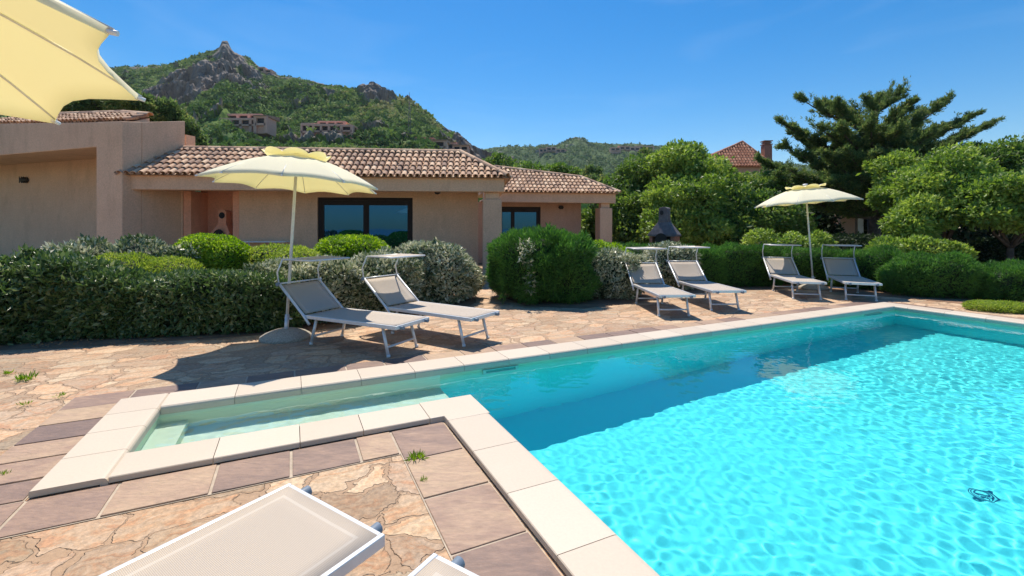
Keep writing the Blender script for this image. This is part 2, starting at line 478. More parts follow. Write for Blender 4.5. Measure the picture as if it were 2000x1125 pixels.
M_pole = simple('white_pole', (.74, .73, .68), .4, noise=.1, nscale=30)
M_conc = simple('exposed_aggregate', (.50, .46, .38), .95, c2=(.30, .27, .23), nscale=55, bump=.9, bscale=110)
M_dark = simple('dark_wood_frame', (.022, .012, .010), .5, noise=.3, nscale=10, spec=.25)
M_black = simple('soot_black', (.012, .012, .013), .7)
M_lamp = simple('dark_metal', (.05, .045, .04), .4, metal=.6)
M_white = simple('white_plastic', (.78, .78, .77), .4)
def panemat():
    m, t, b = newmat('window_glass')
    b.inputs[0].default_value = (.012, .07, .17, 1); b.inputs['Metallic'].default_value = .9; b.inputs['Roughness'].default_value = .015  # deep blue of the sky and sea reflection put into the pane colour
    co = coords(t, kind='Object'); n = nd(t, 'ShaderNodeTexNoise', i_Scale=1.2, i_Detail=1); t.links.new(co, n.inputs[0])
    bp = nd(t, 'ShaderNodeBump', i_Strength=.06, i_Distance=.02); t.links.new(n.outputs[0], bp.inputs['Height']); t.links.new(bp.outputs[0], b.inputs['Normal'])
    return m
M_pane = panemat()
M_bark = simple('bark', (.13, .095, .07), .95, c2=(.07, .05, .04), nscale=9, bump=.8, bscale=30)
M_hood = simple('grey_cement', (.17, .15, .16), .9, noise=.3, nscale=9, bump=.4)
M_brickred = simple('red_firebrick', (.40, .17, .12), .9, noise=.35, nscale=14, bump=.4)

L_eleag = leafmat('eleagnus_leaf', [(0, (.03, .065, .02)), (.45, (.07, .13, .035)), (.75, (.15, .22, .07)), (1, (.42, .45, .25))], .40, .6, .25)
L_silver = leafmat('silver_leaf', [(0, (.035, .07, .028)), (.35, (.10, .15, .06)), (.62, (.42, .44, .28)), (1, (.82, .78, .60))], .42, .6, .2)
L_lime = leafmat('lime_leaf', [(0, (.09, .18, .015)), (.5, (.22, .36, .03)), (1, (.45, .55, .08))], .5, .4, .4)
L_gold = leafmat('golden_leaf', [(0, (.14, .22, .03)), (.5, (.30, .40, .06)), (1, (.52, .55, .12))], .6, .3, .35)
L_conif = leafmat('clipped_conifer_leaf', [(0, (.03, .08, .02)), (.5, (.075, .19, .035)), (1, (.17, .34, .06))], .6, .3, .3)
L_tree = leafmat('broad_leaf', [(0, (.04, .09, .02)), (.5, (.12, .21, .04)), (1, (.30, .38, .08))], .5, .45, .35)
L_treeb = leafmat('fresh_leaf', [(0, (.08, .15, .03)), (.5, (.22, .33, .055)), (1, (.46, .54, .12))], .5, .45, .35)
L_cyp = leafmat('cypress_leaf', [(0, (.045, .085, .035)), (.5, (.105, .17, .055)), (.85, (.20, .25, .075)), (1, (.32, .29, .11))], .6, .3, .42)
L_dark = leafmat('dark_core_fill', [(0, (.015, .03, .012)), (1, (.045, .075, .025))], .7, .3, .2)
L_dry = leafmat('dry_leaf', [(0, (.10, .085, .06)), (1, (.24, .20, .15))], .8, .2, .2)

# ------------------------------------------------------------------ foliage
def leaf_quads(P, N, size, aspect, rng, along=.5, up=.15, sizevar=.4, flat=.0):
    n = len(P)
    R = rng.normal(size=(n, 3))
    ax = N * along + R * .75 + np.array([0, 0, up])
    ax /= np.linalg.norm(ax, axis=1, keepdims=True) + 1e-9
    R2 = rng.normal(size=(n, 3)) * .8 + N * .9 + np.array([0, 0, .35 + flat])
    sd = np.cross(ax, R2)
    sd /= np.linalg.norm(sd, axis=1, keepdims=True) + 1e-9
    s = (size * (1 + rng.uniform(-sizevar, sizevar, n)))[:, None]
    w = s * aspect
    nr = np.cross(ax, sd)
    V = np.stack([P, P + ax * s * .45 + sd * w * .5 + nr * s * .06, P + ax * s, P + ax * s * .45 - sd * w * .5 + nr * s * .06], 1).reshape(-1, 3)
    Fc = np.arange(4 * n).reshape(-1, 4)
    return V, Fc
def shell(c, r, p, n, rng, depth=.2, bump=.12, bfreq=2.2, zmin=.03, rz=0, gap=None, seed=0):
    """points through the outer shell of a bumpy superellipsoid"""
    c = np.array(c, float); r = np.array(r, float)
    out = []; nn = []; tot = 0; it = 0
    ca, sa = math.cos(rz), math.sin(rz)
    while tot < n and it < 60:
        it += 1
        q = rng.uniform(-1.2, 1.2, (max(n * 3, 2000), 3))
        k = (np.abs(q) ** p).sum(1) ** (1 / p)
        loc = q * r
        Wp = np.stack([loc[:, 0] * ca - loc[:, 1] * sa, loc[:, 0] * sa + loc[:, 1] * ca, loc[:, 2]], 1) + c
        m0 = (k < 1 + bump * 1.6) & (k > .5) & (Wp[:, 2] > zmin)
        q, k, Wp = q[m0], k[m0], Wp[m0]
        b = fbm(Wp * bfreq, 3, seed) * bump
        edge = 1 + b
        prob = np.clip(1 - (edge - k) / depth, 0, 1)
        m = (k < edge) & (rng.random(len(k)) < prob)
        if gap is not None:
            m &= noise3(Wp * bfreq * 2.7, seed + 9) > gap
        q, Wp = q[m], Wp[m]
        g = np.sign(q) * np.abs(q) ** (p - 1) / r
        g = np.stack([g[:, 0] * ca - g[:, 1] * sa, g[:, 0] * sa + g[:, 1] * ca, g[:, 2]], 1)
        g /= np.linalg.norm(g, axis=1, keepdims=True) + 1e-9
        out.append(Wp); nn.append(g); tot += len(Wp)
    P = np.concatenate(out)[:n]; N = np.concatenate(nn)[:n]
    return P, N
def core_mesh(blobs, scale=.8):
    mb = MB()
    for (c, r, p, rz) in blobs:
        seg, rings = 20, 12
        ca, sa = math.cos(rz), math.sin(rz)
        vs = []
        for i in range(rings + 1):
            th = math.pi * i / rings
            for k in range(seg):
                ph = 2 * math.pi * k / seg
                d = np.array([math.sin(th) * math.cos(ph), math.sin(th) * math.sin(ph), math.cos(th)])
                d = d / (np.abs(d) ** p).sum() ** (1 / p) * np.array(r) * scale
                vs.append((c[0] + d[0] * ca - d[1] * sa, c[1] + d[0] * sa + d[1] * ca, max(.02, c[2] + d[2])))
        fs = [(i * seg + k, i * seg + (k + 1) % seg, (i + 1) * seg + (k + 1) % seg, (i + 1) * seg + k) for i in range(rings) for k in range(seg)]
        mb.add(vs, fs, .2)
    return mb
SEED = [10]
def shrub(name, blobs, mat, label, cat, size=.05, aspect=.45, n=12000, depth=.22, bump=.12, bfreq=2.2, group=None, along=.5, up=.15, tpow=1.0, core=.8, gap=None, flower=None):
    """blobs: list of (cx, cy, cz, rx, ry, rz_, power, rot)"""
    SEED[0] += 1
    rng = np.random.default_rng(SEED[0])
    bl = [((b[0], b[1], b[2]), (b[3], b[4], b[5]), b[6], b[7]) for b in blobs]
    area = [r[0] * r[1] + r[0] * r[2] + r[1] * r[2] for c, r, p, z in bl]
    Vs, Fs, Ts, off = [], [], [], 0
    for (c, r, p, rz), a in zip(bl, area):
        P, N = shell(c, r, p, int(n * a / sum(area)), rng, depth, bump, bfreq, rz=rz, seed=SEED[0], gap=gap)
        V, Fc = leaf_quads(P, N, size, aspect, rng, along, up)
        base = .5 + .22 * noise3(P * 3.1, SEED[0] + 3)
        T = np.clip(base + rng.normal(0, .2, len(P)), 0, 1) ** tpow
        Vs.append(V); Fs.append(Fc + off); Ts.append(T); off += len(V)
    root = empty(name, (bl[0][0][0], bl[0][0][1], 0), label, cat, group)
    npmesh('foliage', np.concatenate(Vs), np.concatenate(Fs), mat, root, np.concatenate(Ts))
    # twigs that hold the leaves
    mb = MB()
    for (c, r, p, rz) in bl:
        for k in range(9):
            a = rng.uniform(0, 6.28); q = rng.uniform(.2, .75)
            x = c[0] + math.cos(a) * q * r[0] * math.cos(rz) - math.sin(a) * q * r[1] * math.sin(rz)
            y = c[1] + math.cos(a) * q * r[0] * math.sin(rz) + math.sin(a) * q * r[1] * math.cos(rz)
            bx = c[0] + (x - c[0]) * .7; by = c[1] + (y - c[1]) * .7
            mb.tube([(bx, by, 0), ((x + bx) / 2 + rng.uniform(-.04, .04), (y + by) / 2, max(.1, c[2]) * .6), (x, y, c[2] + r[2] * .55)], [.014, .011, .006], 5)
    if core: mb.build('stem', M_bark, root)
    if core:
        core_mesh(bl, core).build('dark_core', L_dark, root)  # solid dark core added inside the leaves to block light
    return root

def tree(name, lobes, mat, label, trunk, size=.15, aspect=.5, dens=75, depth=.35, group=None, trunk_r=.14, cat='tree', bump=.22, flatz=1.0, gap=-.35, branches=True, fills=True):
    """lobes: (x, y, z, r[, rz])  trunk: (x, y) base"""
    SEED[0] += 1
    rng = np.random.default_rng(SEED[0])
    Vs, Fs, Ts, off = [], [], [], 0
    for L in lobes:
        x, y, z, r = L[:4]
        rz_ = (L[4] if len(L) > 4 else r * .8) * flatz
        n = int(dens * (r * r) / (size * size))
        P, N = shell((x, y, z), (r * .9, r * .9, rz_ * .9), 2.0, n // 3, rng, depth, bump, 1.6 / max(.5, r), seed=SEED[0], gap=gap)
        Ps, Ns = [P], [N]
        K_ = 16
        for k in range(K_):
            d3 = rng.normal(size=3); d3 /= np.linalg.norm(d3)
            if d3[2] < -.55: continue
            rs_ = r * rng.uniform(.22, .42)
            c3 = np.array([x, y, z]) + d3 * np.array([r, r, rz_]) * rng.uniform(.55, .84)
            P2, N2 = shell(tuple(c3), (rs_ * 1.15, rs_ * 1.15, rs_ * .75), 2.0, int(n * .075), rng, .45, .3, 1.4 / rs_, seed=SEED[0] + k, gap=-.5)
            Ps.append(P2); Ns.append(N2)
        P = np.concatenate(Ps); N = np.concatenate(Ns); n = len(P)
        V, Fc = leaf_quads(P, N, size, aspect, rng, .55, .1)
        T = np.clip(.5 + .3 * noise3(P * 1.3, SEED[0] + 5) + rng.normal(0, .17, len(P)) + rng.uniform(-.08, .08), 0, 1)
        Vs.append(V); Fs.append(Fc + off); Ts.append(T); off += len(V)
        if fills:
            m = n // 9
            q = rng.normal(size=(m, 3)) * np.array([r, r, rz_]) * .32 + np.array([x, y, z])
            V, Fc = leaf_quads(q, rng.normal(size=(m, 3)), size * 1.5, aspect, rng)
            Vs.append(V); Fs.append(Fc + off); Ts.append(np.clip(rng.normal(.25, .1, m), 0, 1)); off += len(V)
    root = empty(name, (trunk[0], trunk[1], 0), label, cat, group)
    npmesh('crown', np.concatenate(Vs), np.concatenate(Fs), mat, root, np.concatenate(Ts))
    mb = MB()
    zs = [l[2] for l in lobes]
    cx = sum(l[0] for l in lobes) / len(lobes); cy = sum(l[1] for l in lobes) / len(lobes)
    fork = Vector((trunk[0] * .6 + cx * .4, trunk[1] * .6 + cy * .4, max(.6, min(zs) * .55)))
    mb.tube([(trunk[0], trunk[1], -.05), ((trunk[0] + fork.x) / 2 + .06, (trunk[1] + fork.y) / 2, fork.z * .5), fork], [trunk_r * 1.25, trunk_r, trunk_r * .8], 9)
    if branches:
        for L in lobes:
            e = Vector(L[:3]); mid = fork.lerp(e, .5) + Vector((rng.uniform(-.2, .2), rng.uniform(-.2, .2), -.1 * (e - fork).length * .5))
            mb.tube([fork, mid, e], [trunk_r * .6, trunk_r * .38, trunk_r * .15], 6)
            for k in range(5):
                d = Vector(rng.normal(size=3)).normalized(); d.z = abs(d.z) * .6
                mb.tube([mid.lerp(e, .5), e + d * L[3] * .75], [trunk_r * .2, .012], 5)
    mb.build('trunk', M_bark, root)
    return root

# ================================================================== SETTING
def rect(mb, s0, s1, t0, t1, z, tint=.5):
    pts = [ST(s0, t0), ST(s1, t0), ST(s1, t1), ST(s0, t1)]
    mb.add([(x, y, z) for x, y in pts], [(0, 1, 2, 3)], tint)
hw = PW / 2
mb = MB()
TOP = 13.5
rect(mb, -14, hw, -14, TOP, 0)
rect(mb, LF - hw, LF + 4.5, -14, TOP, 0)
rect(mb, hw, LF - hw, WW - hw, TOP, 0)
rect(mb, hw, LL + hw, -14, hw, 0)
rect(mb, LL + hw, LF - hw, -14, TN + hw, 0)
props(mb.build('paving', M_flag), kind='structure')

# ground beyond, one sheet with the pool cut out, falling away to the sea behind the camera
M_ground = simple('scrub_ground', (.10, .12, .05), .95, c2=(.20, .15, .09), nscale=.7, bump=.8, bscale=9)
mb = MB()
xs = [-700, -60, -14, LF + 4.5, 60, 700]
for a, b_, c, d in ((-700, -14, -40, 900), (LF + 4.5, 700, -40, 900), (-14, LF + 4.5, TOP, 900), (-14, LF + 4.5, -40, -14)):
    rect(mb, a, b_, c, d, -.012)
rect(mb, -14, hw + .05, -14, TOP, -.03); rect(mb, LF - hw - .05, LF + 4.5, -14, TOP, -.03)
rect(mb, hw + .05, LF - hw - .05, WW - hw - .05, TOP, -.03); rect(mb, hw + .05, LL + hw, -14, hw + .05, -.03)
pts = [ST(-700, -40), ST(-700, -160), ST(700, -160), ST(700, -40)]
mb.add([(pts[0][0], pts[0][1], -.012), (pts[1][0], pts[1][1], -26), (pts[2][0], pts[2][1], -26), (pts[3][0], pts[3][1], -.012)], [(0, 1, 2, 3)])
props(mb.build('ground', M_ground), kind='structure')
M_sea = simple('sea_water', (.01, .10, .22), .15, bump=.3, nscale=.1, bscale=.5)
mb = MB(); mb.add([(-4000, -4500, -25), (4000, -4500, -25), (4000, -60, -25), (-4000, -60, -25)], [(0, 1, 2, 3)])
props(mb.build('sea', M_sea), kind='structure')

# soil under the hedges
mb = MB()
def soil(poly, z=.006):
    mb.add([(x, y, z) for x, y in poly], [tuple(range(len(poly)))])
soil([(-9.0, 5.6), (-6.0, 6.05), (-3.9, 6.72), (-2.5, 7.45), (-1.0, 8.9), (-.75, 9.7), (-.9, 11.0), (-3, 11.2), (-11, 10.6)])
soil([(-.1, 10.2), (.3, 9.2), (1.4, 9.0), (2.9, 9.9), (5.0, 11.4), (7.2, 12.0), (8.2, 11.0), (9.3, 9.6), (10.4, 9.15), (12.6, 9.2), (14, 15), (.4, 14)])
props(mb.build('flower_bed', M_soil), kind='structure')

# slate tiles round the pool: one pattern of slabs on a mortar bed
rng = random.Random(4)
mb = MB(); mo = MB()
def slab(s0, s1, t0, t1, z0=-.01, z1=.012):
    p = [ST(s0, t0), ST(s1, t0), ST(s1, t1), ST(s0, t1)]
    mb.prism(p, z0, z1 + rng.uniform(-.002, .002), rng.uniform(.05, .95))
BW = .40; jg = .009
def band_s(s0, s1, t0, t1, step=.47):      # band running along s
    rect(mo, s0, s1, t0, t1, .004)
    s = s0
    while s < s1 - .05:
        e = min(s1, s + step * rng.uniform(.88, 1.12))
        if s1 - e < .15: e = s1
        slab(s + jg, e - jg, t0 + jg, t1 - jg); s = e
def band_t(s0, s1, t0, t1, step=.47):
    rect(mo, s0, s1, t0, t1, .004)
    t = t1
    while t > t0 + .05:
        e = max(t0, t - step * rng.uniform(.88, 1.12))
        if e - t0 < .15: e = t0
        slab(s0 + jg, s1 - jg, e + jg, t - jg); t = e
band_s(-BW - .04, LL - BW - .04, -BW, -.012)         # in front of the spa
band_t(LL - BW - .04, LL - .012, -9, -.012)           # along the near pool side
band_t(-BW - .04, -.012, -.012, WW + .02, .34)        # left end of the spa
band_s(-BW - .04, LF + .02, WW + .014, WW + .014 + .36)
band_t(LF + .02, LF + .40, TN, WW + .37)
props(mb.build('slate_border', M_slate, bevel=.004), kind='structure')
props(mo.build('mortar_bed', M_mortar), kind='structure')

# ------------------------------------------------------------------ pool
pool = empty('swimming_pool', (*ST(PW, PW), 0), 'long rectangular pool with cream stone coping and a narrow shallow arm at its left end', 'pool')
D0, D1, DS = -1.55, -1.55, -.42
i0, i1, i2, i3 = PW, LL + PW, LF - PW, WW - PW     # inner faces
e = .02
mb = MB()
def P3(s, t, z):
    x, y = ST(s, t); return (x, y, z)
def wall(a, b_, z0, z1):
    n = max(1, int(math.hypot(b_[0] - a[0], b_[1] - a[1]) / .5))
    for k in range(n):
        p = [a[j] + (b_[j] - a[j]) * k / n for j in (0, 1)]; q = [a[j] + (b_[j] - a[j]) * (k + 1) / n for j in (0, 1)]
        mb.add([P3(*p, z0), P3(*q, z0), P3(*q, z1), P3(*p, z1)], [(0, 1, 2, 3)])
zt = .03
wall((i1 - e, i3 + e), (i2 + e, i3 + e), D1, zt)     # far wall (faces the camera)
wall((i2 + e, i3 + e), (i2 + e, TN + PW - e), D1, zt)
wall((i2 + e, TN + PW - e), (i1 - e, TN + PW - e), D1, zt)
wall((i1 - e, TN + PW - e), (i1 - e, i0 - e), D1, zt)
wall((i1 - e, i0 - e), (i1 - e, i3 + e), D1, DS)     # drop below the spa floor
mb.add([P3(i1 - e, TN + PW - e, D1), P3(i2 + e, TN + PW - e, D1), P3(i2 + e, i3 + e, D1), P3(i1 - e, i3 + e, D1)], [(0, 1, 2, 3)])
basin = mb.build('basin', M_liner, pool)
basin.cycles.is_caustics_receiver = True
mb = MB()
wall((i0 - e, i3 + e), (i1 - e, i3 + e), DS, zt)
wall((i0 - e, i0 - e), (i0 - e, i3 + e), DS, zt)
wall((i1 - e, i0 - e), (i0 - e, i0 - e), DS, zt)
mb.add([P3(i0 - e, i0 - e, DS), P3(i1 - e, i0 - e, DS), P3(i1 - e, i3 + e, DS), P3(i0 - e, i3 + e, DS)], [(0, 1, 2, 3)])
# bench round the end of the arm
bz = -.22
mb.prism([ST(i0 - e, i0 - e), ST(i0 + .20, i0 - e), ST(i0 + .20, i3 + e), ST(i0 - e, i3 + e)], DS + .002, bz)
spa = mb.build('shallow_arm', M_spaliner, pool)
spa.cycles.is_caustics_receiver = True
# coping stones
rng = random.Random(8)
def stone(a, b_, inner, corner=None):
    """a,b_: outer-edge end points in (s,t); inner: unit vector towards the water"""
    L = math.hypot(b_[0] - a[0], b_[1] - a[1]); ux, uy = (b_[0] - a[0]) / L, (b_[1] - a[1]) / L
    g = .0025
    prof = [(0, .012), (0, .044), (.005, .049), (PW - .035, .049), (PW - .018, .046), (PW - .006, .036), (PW, .022), (PW, -.022), (PW - .012, -.03), (PW - .04, -.03), (PW - .04, .012)]
    m = MB(); vs = []
    for q in (g, L - g):
        for d, z in prof:
            vs.append(P3(a[0] + ux * q + inner[0] * d, a[1] + uy * q + inner[1] * d, z))
    n = len(prof)
    fs = [(k, (k + 1) % n, n + (k + 1) % n, n + k) for k in range(n)] + [tuple(range(n)), tuple(range(2 * n - 1, n - 1, -1))]
    m.add(vs, fs, rng.uniform(.15, .85))
    o = m.build('coping_stone', M_coping, pool)
    return o
def run(a, b_, inner, step, cuts=None):
    L = math.hypot(b_[0] - a[0], b_[1] - a[1]); ux, uy = (b_[0] - a[0]) / L, (b_[1] - a[1]) / L
    c = [0] + (cuts or [step * k for k in range(1, int(L / step)) if L - step * k > .2]) + [L]
    for k in range(len(c) - 1):
        stone((a[0] + ux * c[k], a[1] + uy * c[k]), (a[0] + ux * c[k + 1], a[1] + uy * c[k + 1]), inner)
run((PW, 0), (LL - .12, 0), (0, 1), .5, [.55, 1.08, 1.52])
run((LL, -.10), (LL, TN + PW), (1, 0), .56)
run((0, 0), (0, WW), (1, 0), .5, [.42, .84, 1.22])
run((PW, WW), (LF - PW, WW), (0, -1), .555)
run((LF, WW), (LF, TN), (-1, 0), .555)
run((LL, TN), (LF - PW, TN), (0, 1), .555)
m = MB()   # corner stone where the arm meets the pool
m.prism([ST(LL - .1175, 0), ST(LL, 0), ST(LL, -.0975), ST(LL + PW, -.0975), ST(LL + PW, PW), ST(LL - .1175, PW)], -.02, .049, .5)
m.build('coping_stone', M_coping, pool, bevel=.006)
# skimmers, inlets, drain
M_skim = simple('skimmer_plastic', (.42, .62, .58), .4)
M_skimd = simple('skimmer_mouth', (.03, .30, .30), .5)
def skimmer(s0, s1, z0=-.20, z1=-.045):
    y = i3 + e
    m = MB(); fr = .035
    for a, b_, c, d in ((s0, s1, z1 - fr, z1), (s0, s1, z0, z0 + fr), (s0, s0 + fr, z0 + fr, z1 - fr), (s1 - fr, s1, z0 + fr, z1 - fr)):
        m.prism([ST(a, y - .02), ST(b_, y - .02), ST(b_, y - .003), ST(a, y - .003)], c, d)
    o = m.build('skimmer', M_skim, pool)
    m = MB(); m.prism([ST(s0 + fr, y - .008), ST(s1 - fr, y - .008), ST(s1 - fr, y - .004), ST(s0 + fr, y - .004)], z0 + fr, z1 - fr)
    q = m.build('opening', M_skimd, o)
def s_at(px, py, z):    # where the far wall lies
    for k in range(2000):
        s = k * .01; x, y = ST(s, i3)
        if CX + F * x / y > px: return s
skimmer(s_at(944, 0, 0), s_at(1012, 0, 0)); skimmer(s_at(1690, 0, 0), s_at(1724, 0, 0))
for px in (1196, 1598):
    s = s_at(px, 0, 0); x, y = ST(s, i3 + e - .01)
    m = MB(); m.lathe([(0, 0), (.05, .0), (.055, -.008), (.055, -.02)], (0, 0, 0), 16)
    m.v = [(x + v[0] * SB[0] + v[2] * TB[0] * -1, y + v[0] * SB[1] - v[2] * TB[1] * 1 - 0.0, -.30 + v[1]) for v in m.v]
    m.build('water_inlet', M_white, pool)
dx, dy = G(1923, 937, -.5)
m = MB()
for r0 in (.028, .055, .082):
    m.lathe([(r0, .0), (r0 + .009, .008), (r0 + .011, 0)], (dx, dy, D1 + .006), 24)
dr = m.build('floor_drain', simple('drain_blue', (.04, .30, .45), .5), pool)

# water surface: real ripples
d = .017
ss = np.arange(i0 - .03, i2 + .06, d); tt = np.arange(TN + PW - .03, i3 + .05, d)
SS, TT = np.meshgrid(ss, tt)
rw = random.Random(3)
Z = np.zeros_like(SS)
for k in range(46):
    lam = rw.uniform(.065, .12) if k < 26 else (rw.uniform(.12, .26) if k < 38 else rw.uniform(.5, 1.6))
    a = rw.gauss(.6, 1.25)
    kx, ky, ph = 2 * math.pi / lam * math.cos(a), 2 * math.pi / lam * math.sin(a), rw.uniform(0, 6.28)
    Z += lam * (.00095 if lam < .12 else .0010 if lam < .4 else .0009) * np.sin(kx * SS + ky * TT + ph)
amp = .75 + .45 * noise3(np.stack([SS.ravel() * .55, TT.ravel() * .55, 0 * SS.ravel()], 1), 77).reshape(SS.shape)
far = np.clip((TT - (i3 - 1.2)) / 1.2, 0, 1)
Z = Z * amp * (1 - .35 * far)
XX = O0[0] + SS * SB[0] + TT * TB[0]; YY = O0[1] + SS * SB[1] + TT * TB[1]
V = np.stack([XX, YY, Z - .045], -1).reshape(-1, 3)
nx, ny = SS.shape[1], SS.shape[0]
ii, jj = np.meshgrid(np.arange(nx - 1), np.arange(ny - 1))
sc_ = SS[:-1, :-1] + d / 2; tc_ = TT[:-1, :-1] + d / 2
keep = (sc_ > i1 - .04) | (tc_ > i0 - .04)
a = (jj * nx + ii)[keep]
Fc = np.stack([a, a + 1, a + nx + 1, a + nx], 1)
used = np.zeros(len(V), bool); used[Fc.ravel()] = True
remap = np.cumsum(used) - 1
wat = npmesh('pool_water', V[used], remap[Fc], M_water, smooth=True)
wat.cycles.is_caustics_caster = True
props(wat, kind='structure')

# ------------------------------------------------------------------ hills
def lut(px, xs_, ys_):
    return np.interp(px, xs_, ys_)
H1x = [-900, -300, 100, 250, 290, 330, 360, 380, 400, 420, 428, 434, 444, 450, 459, 480, 500, 520, 545, 570, 610, 640, 665, 690, 700, 718, 735, 750, 770, 785, 800, 820, 850, 870, 890, 905, 920, 940, 980, 1050, 1200]
H1y = [260, 200, 150, 131, 132, 129, 120, 112, 104, 100, 94, 83, 83, 93, 103, 112, 126, 141, 149, 153, 160, 168, 170, 176, 179, 181, 174, 178, 190, 200, 204, 219, 240, 254, 260, 272, 288, 300, 312, 330, 360]
H2x = [700, 850, 935, 970, 1000, 1040, 1060, 1085, 1103, 1112, 1125, 1138, 1150, 1175, 1200, 1240, 1275, 1300, 1362, 1450, 1600, 2000]
H2y = [310, 300, 293, 288, 287, 289, 284, 284, 278, 272, 268, 272, 278, 280, 282, 281, 285, 290, 300, 310, 330, 350]
def hillgrid(name, x0, x1, nx, nr, r0, Rf, Hx, Hy, mat, rockf, seed, p=1.25, amp=1.0, bush=1.0, back=1.25):
    px = np.linspace(x0, x1, nx)
    R = Rf(px)
    zr = H + (HY - lut(px, Hx, Hy)) / F * R        # Y-distance based
    s = np.concatenate([np.linspace(0, 1, nr), [1.04, 1.12, 1.3]])
    PX, SG = np.meshgrid(px, s)
    RR = r0 + (R[None, :] - r0) * SG
    prof = np.where(SG <= 1, .12 * SG + .88 * np.clip(SG, 0, 1) ** p, 1 - (SG - 1) * 1.6)
    Zb = 0 + (zr[None, :]) * prof
    X = (PX - CX) / F * RR; Y = RR
    Pn = np.stack([X.ravel(), Y.ravel(), Zb.ravel()], 1)
    edge = np.clip((1 - np.abs(SG)) * 6, 0, 1).ravel()
    big = fbm(Pn / 38, 4, seed) * 7 * amp
    rock = rockf(PX.ravel(), SG.ravel(), Pn)
    bn = np.abs(fbm(Pn / np.array([3.2, 3.2, 3.2]), 3, seed + 4))
    bm = (1 - bn) * 1.5 * bush
    rid = 1 - np.abs(fbm(Pn / np.array([11, 11, 22]), 4, seed + 8))
    dz = big * np.clip(edge, .06, 1) * np.clip(SG.ravel() * 3, 0, 1) + bm * (1 - rock) * np.clip(edge, .45, 1) + rock * (rid * 7 * amp - 3 * amp) * np.clip(edge, .16, 1)
    Z = Zb.ravel() + dz
    off = rock * (rid - .5) * 9 * amp * np.clip(edge, .3, 1)
    Yv = Y.ravel() - off
    V = np.stack([X.ravel() * Yv / Y.ravel(), Yv, Z], 1)
    n1 = len(px); n2 = len(s)
    ii, jj = np.meshgrid(np.arange(n1 - 1), np.arange(n2 - 1))
    a = (jj * n1 + ii).ravel()
    Fc = np.stack([a, a + 1, a + n1 + 1, a + n1], 1)
    o = npmesh(name, V, Fc, mat, smooth=False, tint=rock[Fc[:, 0]])
    return o, V.reshape(n2, n1, 3), px, s, rock.reshape(n2, n1)
def hillmat(name, g, rockc, sc_=1.0):
    m, t, b = newmat(name)
    at = nd(t, 'ShaderNodeAttribute', attribute_name='tint')
    co = coords(t)
    n = nd(t, 'ShaderNodeTexNoise', i_Scale=.35 * sc_, i_Detail=8, i_Roughness=.75); t.links.new(co, n.inputs[0])
    r = ramp(t, g); t.links.new(n.outputs[0], r.inputs[0])
    n2 = nd(t, 'ShaderNodeTexNoise', i_Scale=.16 * sc_, i_Detail=9, i_Roughness=.75, i_Distortion=1.0); t.links.new(co, n2.inputs[0])
    r2 = ramp(t, rockc); t.links.new(n2.outputs[0], r2.inputs[0])
    n3 = nd(t, 'ShaderNodeTexNoise', i_Scale=.03 * sc_, i_Detail=3); t.links.new(co, n3.inputs[0])
    r3 = ramp(t, [(.35, (.75, .85, .8)), (.65, (1.25, 1.2, .9))]); t.links.new(n3.outputs[0], r3.inputs[0])
    gg = mixc(t, r.outputs[0], r3.outputs[0], 1.0, 'MULTIPLY')
    t.links.new(mixc(t, gg, r2.outputs[0], at.outputs['Fac']), b.inputs[0])
    b.inputs['Roughness'].default_value = .95; b.inputs['Specular IOR Level'].default_value = .15
    return m
M_hill = hillmat('hill_scrub', [(.28, (.04, .075, .022)), (.45, (.075, .135, .03)), (.58, (.12, .19, .04)), (.75, (.20, .21, .09))], [(.3, (.10, .085, .075)), (.5, (.22, .185, .155)), (.62, (.30, .25, .20)), (.75, (.30, .18, .11))])
M_hill2 = hillmat('far_hill_scrub', [(.28, (.035, .065, .03)), (.45, (.06, .105, .042)), (.6, (.09, .135, .055)), (.75, (.17, .17, .12))], [(.3, (.12, .11, .11)), (.6, (.27, .25, .23)), (.75, (.3, .22, .18))], .5)
def ell(px, s, cx, cs, rx, rs):
    return ((px - cx) / rx) ** 2 + ((s - cs) / rs) ** 2
def rock1(px, s, P):
    n = fbm(P / 17, 4, 31) * .45
    r = np.zeros_like(px)
    for cx, cs, rx, rs in ((415, .68, 90, .13), (335, .60, 60, .10), (443, .96, 34, .17), (480, .86, 30, .06), (735, .74, 42, .10), (785, .90, 36, .08), (860, .96, 60, .06), (520, .97, 22, .03), (640, 1.0, 30, .02), (950, .8, 60, .3), (270, .95, 30, .05)):
        e_ = ell(px, s, cx, cs, rx, rs)
        r = np.maximum(r, np.clip((1.15 - e_ + n * 1.6) * 3, 0, 1))
    sp = np.clip((fbm(P / 9, 3, 66) - .48) * 8, 0, .9)
    return np.maximum(r, sp)
def Rf1(px): return np.interp(px, [-900, 250, 440, 700, 930, 1200], [360, 380, 360, 300, 250, 215])
hill, HV, hpx, hs, HR = hillgrid('hill', -700, 1190, 800, 230, 55, Rf1, H1x, H1y, M_hill, rock1, 5)
props(hill, kind='structure')
def rock2(px, s, P):
    n = fbm(P / 30, 3, 91) * .5
    r = np.clip((1.0 - ell(px, s, 1124, .98, 17, .05) + n) * 3, 0, 1)
    return np.maximum(r, np.clip((fbm(P / 16, 3, 12) - .8) * 6, 0, .8))
def Rf2(px): return np.full_like(px, 620.)
hill2, HV2, hpx2, hs2, HR2 = hillgrid('distant_hill', 600, 2050, 460, 110, 230, Rf2, H2x, H2y, M_hill2, rock2, 15, 1.1, 1.0, 1.3)
props(hill2, kind='structure')
